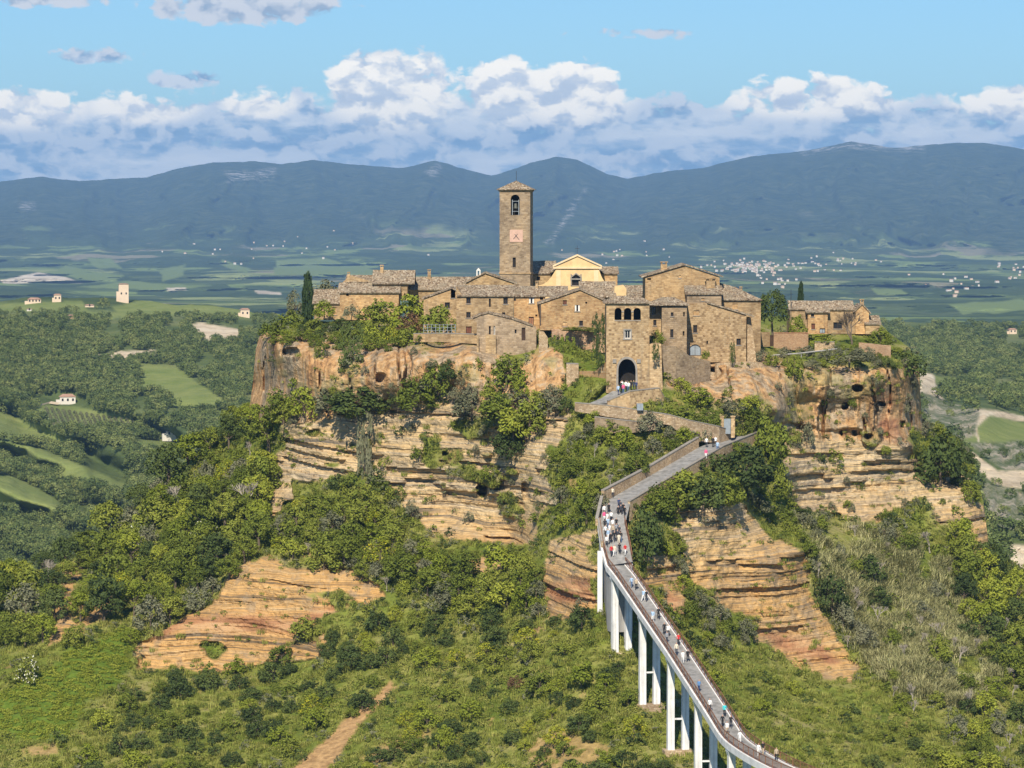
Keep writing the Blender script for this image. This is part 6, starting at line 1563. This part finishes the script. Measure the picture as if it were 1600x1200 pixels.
scatter(Z10, 26, [('darkleaf', 2), ('brightleaf', 3), ('broadleaf', 3)], (34, 58), (0.9, 1.2), '%s in the wood at the right edge', 'wood at the right edge', 0.5, True, 11)
Z11 = [(1100, 1060), (1180, 1030), (1340, 1080), (1470, 1215), (1260, 1215), (1150, 1130)]
scatter(Z11, 22, [('shrub', 3), ('brightshrub', 3), ('oliveshrub', 1), ('darkshrub', 1)], (18, 40), (0.5, 0.8), '%s on the green slope right of the bridge', 'scrub on the green slope', 0.6, True, 12)
ZG = [(408, 532), (480, 514), (560, 514), (640, 520), (660, 532), (600, 546), (520, 540), (440, 538)]
scatter(ZG, 30, [('shrub', 4), ('darkshrub', 2), ('brightshrub', 2), ('oliveshrub', 2)], (22, 42), (0.6, 0.9), '%s in the garden on the left cliff edge', 'garden on the left cliff edge', 0.5, False, 16)
ZL = [(415, 650), (500, 628), (600, 622), (690, 600), (760, 610), (860, 620), (880, 650), (800, 670), (700, 630), (600, 640), (520, 660), (430, 668)]
scatter(ZL, 14, [('shrub', 4), ('darkshrub', 2), ('brightshrub', 1), ('oliveshrub', 3)], (26, 50), (0.7, 1.0), '%s on the ledge under the left cliff', 'bushes on the ledge under the left cliff', 0.5, False, 17)
ZR = [(1185, 560), (1300, 552), (1400, 552), (1430, 580), (1330, 572), (1200, 578)]
scatter(ZR, 20, [('shrub', 3), ('oliveshrub', 4), ('darkshrub', 1)], (18, 36), (0.6, 0.9), '%s along the right cliff edge', 'bushes along the right cliff edge', 0.5, False, 18)
ZS = [(1440, 665), (1500, 700), (1515, 745), (1530, 780), (1480, 760), (1440, 740)]
scatter(ZS, 16, [('shrub', 3), ('darkshrub', 3), ('oliveshrub', 1)], (26, 46), (0.7, 1.0), '%s behind the right tip of the rock', 'scrub behind the right tip', 0.5, False, 19)
Z12 = [(405, 528), (470, 524), (560, 535), (720, 545), (840, 590), (860, 640), (700, 640), (560, 650), (440, 660)]
scatter(Z12, 16, [('oliveshrub', 3), ('shrub', 3)], (12, 24), (0.8, 1.1), '%s growing from the left orange cliff', 'tufts on the left cliff', 0.6, False, 13)
Z13 = [(1195, 575), (1430, 590), (1425, 690), (1530, 790), (1300, 800), (1230, 720)]
scatter(Z13, 26, [('oliveshrub', 4), ('shrub', 2)], (10, 22), (0.8, 1.1), '%s growing from the right cliff', 'tufts on the right cliff', 0.6, False, 14)
Z14 = [(450, 650), (780, 650), (870, 660), (860, 780), (780, 840), (660, 820), (600, 740), (440, 740)]
scatter(Z14, 16, [('oliveshrub', 4), ('shrub', 1)], (10, 22), (0.8, 1.1), '%s growing from the pale left cliff', 'tufts on the pale cliff', 0.6, False, 15)

# --- ground cover: uncountable tufts as instances
def instancer(name, pts, scl, idx, protos, label, cat):
    c = bpy.data.collections.new(name + '_kinds')
    for i, (nm, me_) in enumerate(protos):
        o = bpy.data.objects.new('%02d_%s' % (i, nm), me_); c.objects.link(o)
    me_ = bpy.data.meshes.new(name); me_.vertices.add(len(pts)); me_.vertices.foreach_set('co', np.asarray(pts, np.float32).ravel())
    for an, dat, ty, key in (('scl', scl, 'FLOAT_VECTOR', 'vector'), ('idx', idx, 'INT', 'value'), ('rz', np.stack([0 * rng.random(len(pts)), 0 * rng.random(len(pts)), rng.random(len(pts)) * 6.28], 1), 'FLOAT_VECTOR', 'vector')):
        at = me_.attributes.new(an, ty, 'POINT'); at.data.foreach_set(key, np.asarray(dat, np.int32 if ty == 'INT' else np.float32).ravel())
    o = link(name, me_); o['kind'] = 'stuff'; tag(o, label, cat)
    ng = bpy.data.node_groups.new(name, 'GeometryNodeTree')
    ng.interface.new_socket('Geometry', in_out='INPUT', socket_type='NodeSocketGeometry'); ng.interface.new_socket('Geometry', in_out='OUTPUT', socket_type='NodeSocketGeometry')
    N = ng.nodes; gi, go = N.new('NodeGroupInput'), N.new('NodeGroupOutput')
    ip = N.new('GeometryNodeInstanceOnPoints'); ci = N.new('GeometryNodeCollectionInfo'); ci.inputs['Collection'].default_value = c
    ci.inputs['Separate Children'].default_value = True; ci.inputs['Reset Children'].default_value = True
    def na(nm, ty):
        n = N.new('GeometryNodeInputNamedAttribute'); n.data_type = ty; n.inputs['Name'].default_value = nm
        return [s for s in n.outputs if s.enabled and s.name == 'Attribute'][0]
    ng.links.new(gi.outputs[0], ip.inputs['Points']); ng.links.new(ci.outputs[0], ip.inputs['Instance'])
    ip.inputs['Pick Instance'].default_value = True
    ng.links.new(na('idx', 'INT'), ip.inputs['Instance Index']); ng.links.new(na('scl', 'FLOAT_VECTOR'), ip.inputs['Scale']); ng.links.new(na('rz', 'FLOAT_VECTOR'), ip.inputs['Rotation'])
    ng.links.new(ip.outputs[0], go.inputs[0])
    o.modifiers.new('scatter', 'NODES').node_group = ng
    return o
def blades(name, mat, n, seed, h=1.0, spread=0.5, wd=0.03, bend=0.35):
    g = np.random.default_rng(seed)
    b = (g.random((n, 2)) - 0.5) * spread; a = g.random(n) * 6.283; d = np.stack([np.cos(a), np.sin(a)], 1) * (bend * g.random(n))[:, None]
    hh = h * (0.6 + 0.5 * g.random(n)); sx = np.stack([-np.sin(a), np.cos(a), 0 * a], 1) * wd
    p0 = np.concatenate([b, np.zeros((n, 1))], 1); p1 = np.concatenate([b + d * 0.4, (hh * 0.6)[:, None]], 1); p2 = np.concatenate([b + d, hh[:, None]], 1)
    V = np.stack([p0 - sx, p0 + sx, p1 + sx * 0.8, p1 - sx * 0.8, p1 - sx * 0.8, p1 + sx * 0.8, p2 + sx * 0.1, p2 - sx * 0.1], 1).reshape(-1, 3)
    return mesh_np(name, V, np.arange(len(V)).reshape(-1, 4), MATS[mat], {'lv': np.repeat(g.random(n), 8)})
tufts = [('tuft', crown_mesh('tuft', 'grass_tuft', 90, 9, 0.2, sh_dome(0.42, 0.45), 0.085, 900 + i)) for i in range(3)] + \
        [('low_bush', crown_mesh('low_bush', 'leaf_mid', 160, 12, 0.18, sh_dome(0.42, 0.6), 0.075, 920 + i)) for i in range(2)] + \
        [('low_bush', crown_mesh('low_bush', 'leaf_olive', 150, 12, 0.18, sh_dome(0.42, 0.6), 0.07, 930))] + \
        [('low_bush', crown_mesh('low_bush', 'leaf_dark', 160, 12, 0.18, sh_dome(0.42, 0.6), 0.075, 940))] + \
        [('grass', blades('grass', 'grass_tuft', 50, 950, 0.7, 0.9, 0.03, 0.5))] + \
        [('lush_tuft', crown_mesh('lush_tuft', 'leaf_bright', 120, 9, 0.2, sh_dome(0.45, 0.4), 0.08, 960))]
def hill_samples(n, seed, wfun):
    g = np.random.default_rng(seed)
    x = g.random(n) * 1640 - 20; y = 510 + g.random(n) * 720
    j = np.clip(np.round((x + 240) / (2080 / (NX - 1))).astype(int), 0, NX - 1); i = np.clip(np.round((y - 488) / (842 / (NY - 1))).astype(int), 0, NY - 1)
    ok = (y > htop[j] + 3) & (road_cut[i, j] < 0.3)
    wgt = wfun(x, y, i, j) * ok
    k = g.random(n) < wgt
    return hp[i[k], j[k]], x[k], y[k], i[k], j[k], g
reedpoly = [(1245, 805), (1320, 815), (1400, 835), (1480, 880), (1545, 960), (1560, 1060), (1500, 1110), (1420, 1090), (1350, 1030), (1285, 935)]
pp, x, y, i, j, g = hill_samples(90000, 51, lambda x, y, i, j: np.clip(1 - cliff[i, j] * 0.93, 0, 1) * np.clip(1 - soil[i, j] * 1.1, 0, 1) * (0.22 + 0.25 * (y > 640)) * (1 - 0.6 * inpoly(x, y, reedpoly)))
clump = fbm(pp[:, 0] / 9, pp[:, 1] / 9, 0, 3, 301)
u = g.random(len(pp))
lowp = np.where(y > 960, 0.07, 0.28)
idx = np.where(u < lowp, g.integers(3, 7, len(pp)), np.where(u < 0.5 + lowp * 0.5, 7, g.integers(0, 3, len(pp))))
idx = np.where(lush[i, j] > 0.5, 8, idx)
small = (idx < 3) | (idx == 7)
sz = np.where(small, 0.6 + 1.1 * g.random(len(pp)), 0.7 + 2.0 * g.random(len(pp)) ** 2 + 1.2 * np.clip(clump - 0.45, 0, 1) * 3)
sz = np.where(lush[i, j] > 0.5, 0.8 + 0.8 * g.random(len(pp)), sz)
instancer('ground_cover', pp - np.array([0, 0, 0.1]), np.stack([sz, sz, sz * (0.5 + 0.5 * g.random(len(pp)))], 1), idx, tufts, 'grass tufts and low scrub covering the slopes of the hill', 'ground cover')
reeds = [('reeds', blades('reeds', 'reed', 60, 970 + k, 0.62, 1.1, 0.026, 1.0)) for k in range(3)]
pp, x, y, i, j, g = hill_samples(160000, 52, lambda x, y, i, j: inpoly(x, y, reedpoly) * np.clip(1 - cliff[i, j], 0, 1) * (fbm(x / 40, y / 40, 0, 3, 320) > 0.40) * 0.42)
sz = 1.3 + 1.2 * g.random(len(pp))
instancer('reed_bed', pp - np.array([0, 0, 0.1]), np.stack([sz, sz, sz], 1), g.integers(0, 3, len(pp)), reeds, 'pale olive reeds bending over the right slope', 'reeds')
# --- woods of the middle distance
wood = [('wood_tree', crown_mesh('wood_tree', 'leaf_forest', 420, 22, 0.17, sh_round(0.4, 0.36, 0.5), 0.06, 980 + k)) for k in range(4)]
def wood_points(S, n, seed, keep, xr, yr):
    X, Y, W_, at, D = S; g = np.random.default_rng(seed)
    x = xr[0] + g.random(n) * (xr[1] - xr[0]); y = yr[0] + g.random(n) * (yr[1] - yr[0])
    jj = np.clip(np.round((x - X[0, 0]) / (X[0, 1] - X[0, 0])).astype(int), 0, X.shape[1] - 1)
    tp = Y[0, jj]; bt = Y[-1, jj]; ii = np.clip(np.round((y - tp) / (bt - tp) * (X.shape[0] - 1)).astype(int), 0, X.shape[0] - 1)
    ok = (y > tp) & (at['field'][ii + 1, jj] < 0.4) & (at['pale'][ii + 1, jj] < 0.4) & ((at['clay'][ii + 1, jj] < 0.5) | (g.random(len(x)) < 0.12)) & keep(x, y, g)
    for (hx_, hy_, rx_, ry_) in ((106, 628, 22, 14), (275, 684, 24, 14), (193, 462, 22, 16), (54, 470, 24, 12), (90, 462, 14, 10), (140, 482, 14, 8), (46, 488, 10, 6), (111, 500, 8, 8), (383, 494, 14, 12), (1583, 526, 14, 10)):
        ok &= ~((np.abs(x - hx_) < rx_) & (y > hy_ - ry_) & (y < hy_ + ry_ + 8))
    ok &= (y > 498) | (g.random(len(x)) < 0.3) | (x > 1000)
    return W_[ii[ok], jj[ok]], D[ii[ok], jj[ok]], g
pw_, dd_, g = wood_points(LX, 20000, 61, lambda x, y, g: fbm(x / 45, y / 30, 0, 4, 401) > np.where(y < 620, 0.33, 0.42), (-60, 480), (476, 900))
s1 = 4.2 + 3.6 * g.random(len(pw_)) ** 1.5
pw2, dd2, g = wood_points(RX, 9000, 62, lambda x, y, g: (y < np.where(x < 1500, 590, 640)) & (fbm(x / 45, y / 30, 0, 4, 402) > 0.34) | (g.random(len(x)) < 0.09), (1360, 1640), (508, 900))
s2 = 4.5 + 4.5 * g.random(len(pw2)) ** 1.5
pa = np.concatenate([pw_, pw2]); sa = np.concatenate([s1, s2])
instancer('valley_wood', pa - np.array([0, 0, 0.8]), np.stack([sa, sa, sa * 0.95], 1), rng.integers(0, 4, len(pa)), wood, 'mass of woodland covering the valley sides behind the rock', 'wood')

# ================================================================== houses of the valley and the far villages
lx_bvh = BVHTree.FromPolygons([tuple(q) for q in LX[2].reshape(-1, 3)], [tuple(int(k) for k in q) for q in grid_faces(*LX[2].shape[:2])])
rx_bvh = BVHTree.FromPolygons([tuple(q) for q in RX[2].reshape(-1, 3)], [tuple(int(k) for k in q) for q in grid_faces(*RX[2].shape[:2])])
def cottage(bvh, px, py, w, hgt, label, wall='house_white', rise=0.35, wins=2, name='cottage', cat='house', group='houses in the valley', rz=0.2, lean=True):
    p = cast(bvh, px, py)
    if p is None: return
    s_ = p.y / F; W_, H_ = w * s_, hgt * s_
    e = empty(name, p, label, cat, group, rz)
    m = MB(); m.box(-W_ / 2, W_ / 2, 0, W_ * 0.7, -2, H_); m.build('wall', MATS[wall], e)
    m = MB(); k = 0.4; zr = H_ + W_ * 0.5 * rise
    for a in ((-W_ / 2 - k, -k, W_ / 2 + k, -k), (W_ / 2 + k, W_ * 0.7 + k, -W_ / 2 - k, W_ * 0.7 + k)):
        m.quad((a[0], a[1], H_), (a[2], a[3], H_), (a[2] * 0.55, W_ * 0.35, zr), (a[0] * 0.55, W_ * 0.35, zr))
    m.tri((-W_ / 2 - k, -k, H_), (-(W_ / 2 + k) * 0.55, W_ * 0.35, zr), (-W_ / 2 - k, W_ * 0.7 + k, H_)); m.tri((W_ / 2 + k, -k, H_), (W_ / 2 + k, W_ * 0.7 + k, H_), ((W_ / 2 + k) * 0.55, W_ * 0.35, zr))
    m.build('roof', MATS['far_roof'], e)
    for i in range(wins):
        x = -W_ / 2 + W_ * (i + 0.5) / wins
        m = MB(); m.box(x - 0.5, x + 0.5, -0.08, 0.05, H_ * 0.45, H_ * 0.45 + 1.4); m.build('window', MATS['dark_glass'], e)
    if lean:
        m = MB(); m.box(-W_ * 0.75, -W_ / 2 - 0.01, 1.0, W_ * 0.5, -2, H_ * 0.6); m.build('lean_to', MATS[wall], e)
    return e
cottage(lx_bvh, 106, 632, 24, 12, 'white farmhouse beside the terraced olive grove in the left valley', wins=3)
cottage(lx_bvh, 275, 683, 28, 9, 'white house with low tiled roof lower in the left valley', wins=4)
cottage(lx_bvh, 193.5, 473, 15, 29, 'tall cream tower house on the left plateau', 'house_cream', 0.15, 2, 'tower_house')
cottage(lx_bvh, 54, 474, 20, 6, 'long pale farm building on the left plateau', 'house_cream', 0.3, 4)
cottage(lx_bvh, 90, 472, 11, 11, 'cream farmhouse on the left plateau beside the trees', 'house_cream')
cottage(lx_bvh, 140, 480, 14, 3, 'low grey shed in the field on the left plateau', 'house_cream', 0.2, 1, lean=False)
cottage(lx_bvh, 46, 486, 8, 3, 'tiny white hut at the edge of the left plateau', 'house_white', 0.2, 1, lean=False)
cottage(lx_bvh, 111, 498, 9, 5, 'small brick red house in the trees below the left plateau', 'brick_wall', 0.3, 1, lean=False)
cottage(lx_bvh, 383, 496, 14, 12, 'pale house at the edge of the left plateau near the rock', 'house_cream')
cottage(rx_bvh, 1583, 522, 12, 7, 'cream house at the right edge of the far plateau', 'house_cream')
m = MB(); a = [cast(lx_bvh, *q) for q in ((50, 641), (62, 636), (76, 632), (90, 634))]
if all(a):
    for p, q in zip(a[:-1], a[1:]): m.quad(p + Vector((0, 0, 0.6)), q + Vector((0, 0, 0.6)), q + Vector((0, 9, 1.2)), p + Vector((0, 9, 1.2)))
    m.build('farm_track', MATS['sand_track'])['kind'] = 'structure'
# olive grove rows
gi_ = 0
for r_ in range(7):
    for c_ in range(16):
        px, py = 72 + c_ * 9 + r_ * 2, 640 + r_ * 4.2 + c_ * 1.3
        if not bool(inpoly(np.array(px), np.array(py), L_FIELD[2])): continue
        p = cast(lx_bvh, px, py)
        if p is None: continue
        o = link('olive_tree', KINDS['oliveshrub'][2][gi_ % 3][0], None, p); o.scale = (2.6, 2.6, 2.3); gi_ += 1
        tag(o, 'small olive tree in the terraced grove of the left valley', 'tree', 'olive grove in the left valley')
# far hill villages: one mesh per house, shared shapes
def far_house(seed):
    g = random.Random(seed); w_, d_, h_ = g.uniform(9, 16), g.uniform(8, 12), g.uniform(6, 11); m = MB()
    m.box(-w_ / 2, w_ / 2, -d_ / 2, d_ / 2, -4, h_)
    n0 = len(m.f)
    m.quad((-w_ / 2 - 0.5, -d_ / 2 - 0.5, h_), (w_ / 2 + 0.5, -d_ / 2 - 0.5, h_), (w_ / 2 + 0.5, 0, h_ + 2.2), (-w_ / 2 - 0.5, 0, h_ + 2.2))
    m.quad((w_ / 2 + 0.5, d_ / 2 + 0.5, h_), (-w_ / 2 - 0.5, d_ / 2 + 0.5, h_), (-w_ / 2 - 0.5, 0, h_ + 2.2), (w_ / 2 + 0.5, 0, h_ + 2.2))
    m.tri((-w_ / 2, -d_ / 2, h_), (-w_ / 2, 0, h_ + 2.1), (-w_ / 2, d_ / 2, h_)); m.tri((w_ / 2, -d_ / 2, h_), (w_ / 2, d_ / 2, h_), (w_ / 2, 0, h_ + 2.1))
    me_ = m.mesh('far_house', MATS['house_white' if seed % 3 else 'house_cream']); me_.materials.append(MATS['far_roof'])
    me_.polygons.foreach_set('material_index', [1 if n0 <= k < n0 + 2 else 0 for k in range(len(me_.polygons))])
    return me_
FH = [far_house(s_) for s_ in range(6)]
def village(n, cx, cy, sx, sy, label, group, seed, scale=1.0):
    g = random.Random(seed)
    for i in range(n):
        ux, uy = g.gauss(0, 1), g.gauss(0, 1); p = cast(far_bvh, cx + ux * sx, cy + uy * sy)
        if p is None: continue
        o = link('far_house', FH[g.randrange(6)], None, p); o.rotation_euler = (0, 0, g.uniform(-0.5, 0.5)); o.scale = (scale * g.uniform(0.8, 1.3),) * 3
        cell = ('upper ' if uy < -0.4 else 'lower ' if uy > 0.4 else 'middle ') + ('far left' if ux < -0.9 else 'left' if ux < -0.3 else 'centre' if ux < 0.3 else 'right' if ux < 0.9 else 'far right')
        tag(o, '%s, %s part' % (label, cell), 'house', group)
village(130, 1172, 419, 27, 5.0, 'pale house in the dense far hill village', 'dense far hill village', 1, 0.5)
village(34, 1280, 412, 38, 7, 'white house scattered right of the far hill village', 'houses beside the far hill village', 2, 0.48)
village(14, 1215, 440, 14, 4, 'white house below the dense far hill village', 'houses below the far hill village', 3, 0.48)
village(22, 1500, 440, 46, 10, 'white house in the far hamlet at the right', 'far hamlet at the right', 4, 0.48)
village(12, 1580, 420, 16, 6, 'white house at the right edge of the far slope', 'far slope at the right edge', 5, 0.48)
village(26, 400, 392, 130, 12, 'white farmhouse dotted over the far left foothills', 'far left foothills', 6, 0.48)
village(14, 980, 395, 60, 10, 'white farmhouse dotted behind the church', 'far foothills behind the church', 7, 0.48)
# ================================================================== haze
def haze():
    m = bpy.data.materials.new('haze'); m.use_nodes = True
    nt = m.node_tree; nt.nodes.clear()
    out = nt.nodes.new('ShaderNodeOutputMaterial'); pv = nt.nodes.new('ShaderNodeVolumePrincipled')
    pv.inputs['Color'].default_value = (0.34, 0.61, 1.0, 1.0)
    pv.inputs['Density'].default_value = 4.8e-5
    pv.inputs['Anisotropy'].default_value = 0.0
    nt.links.new(pv.outputs[0], out.inputs['Volume'])
    h = MB(); h.box(-10000, 10000, -600, 22500, -331, 460)
    o = h.build('haze', m); o['kind'] = 'stuff'
    tag(o, 'thin blue haze lying over the valley and the mountains', 'haze')
haze()
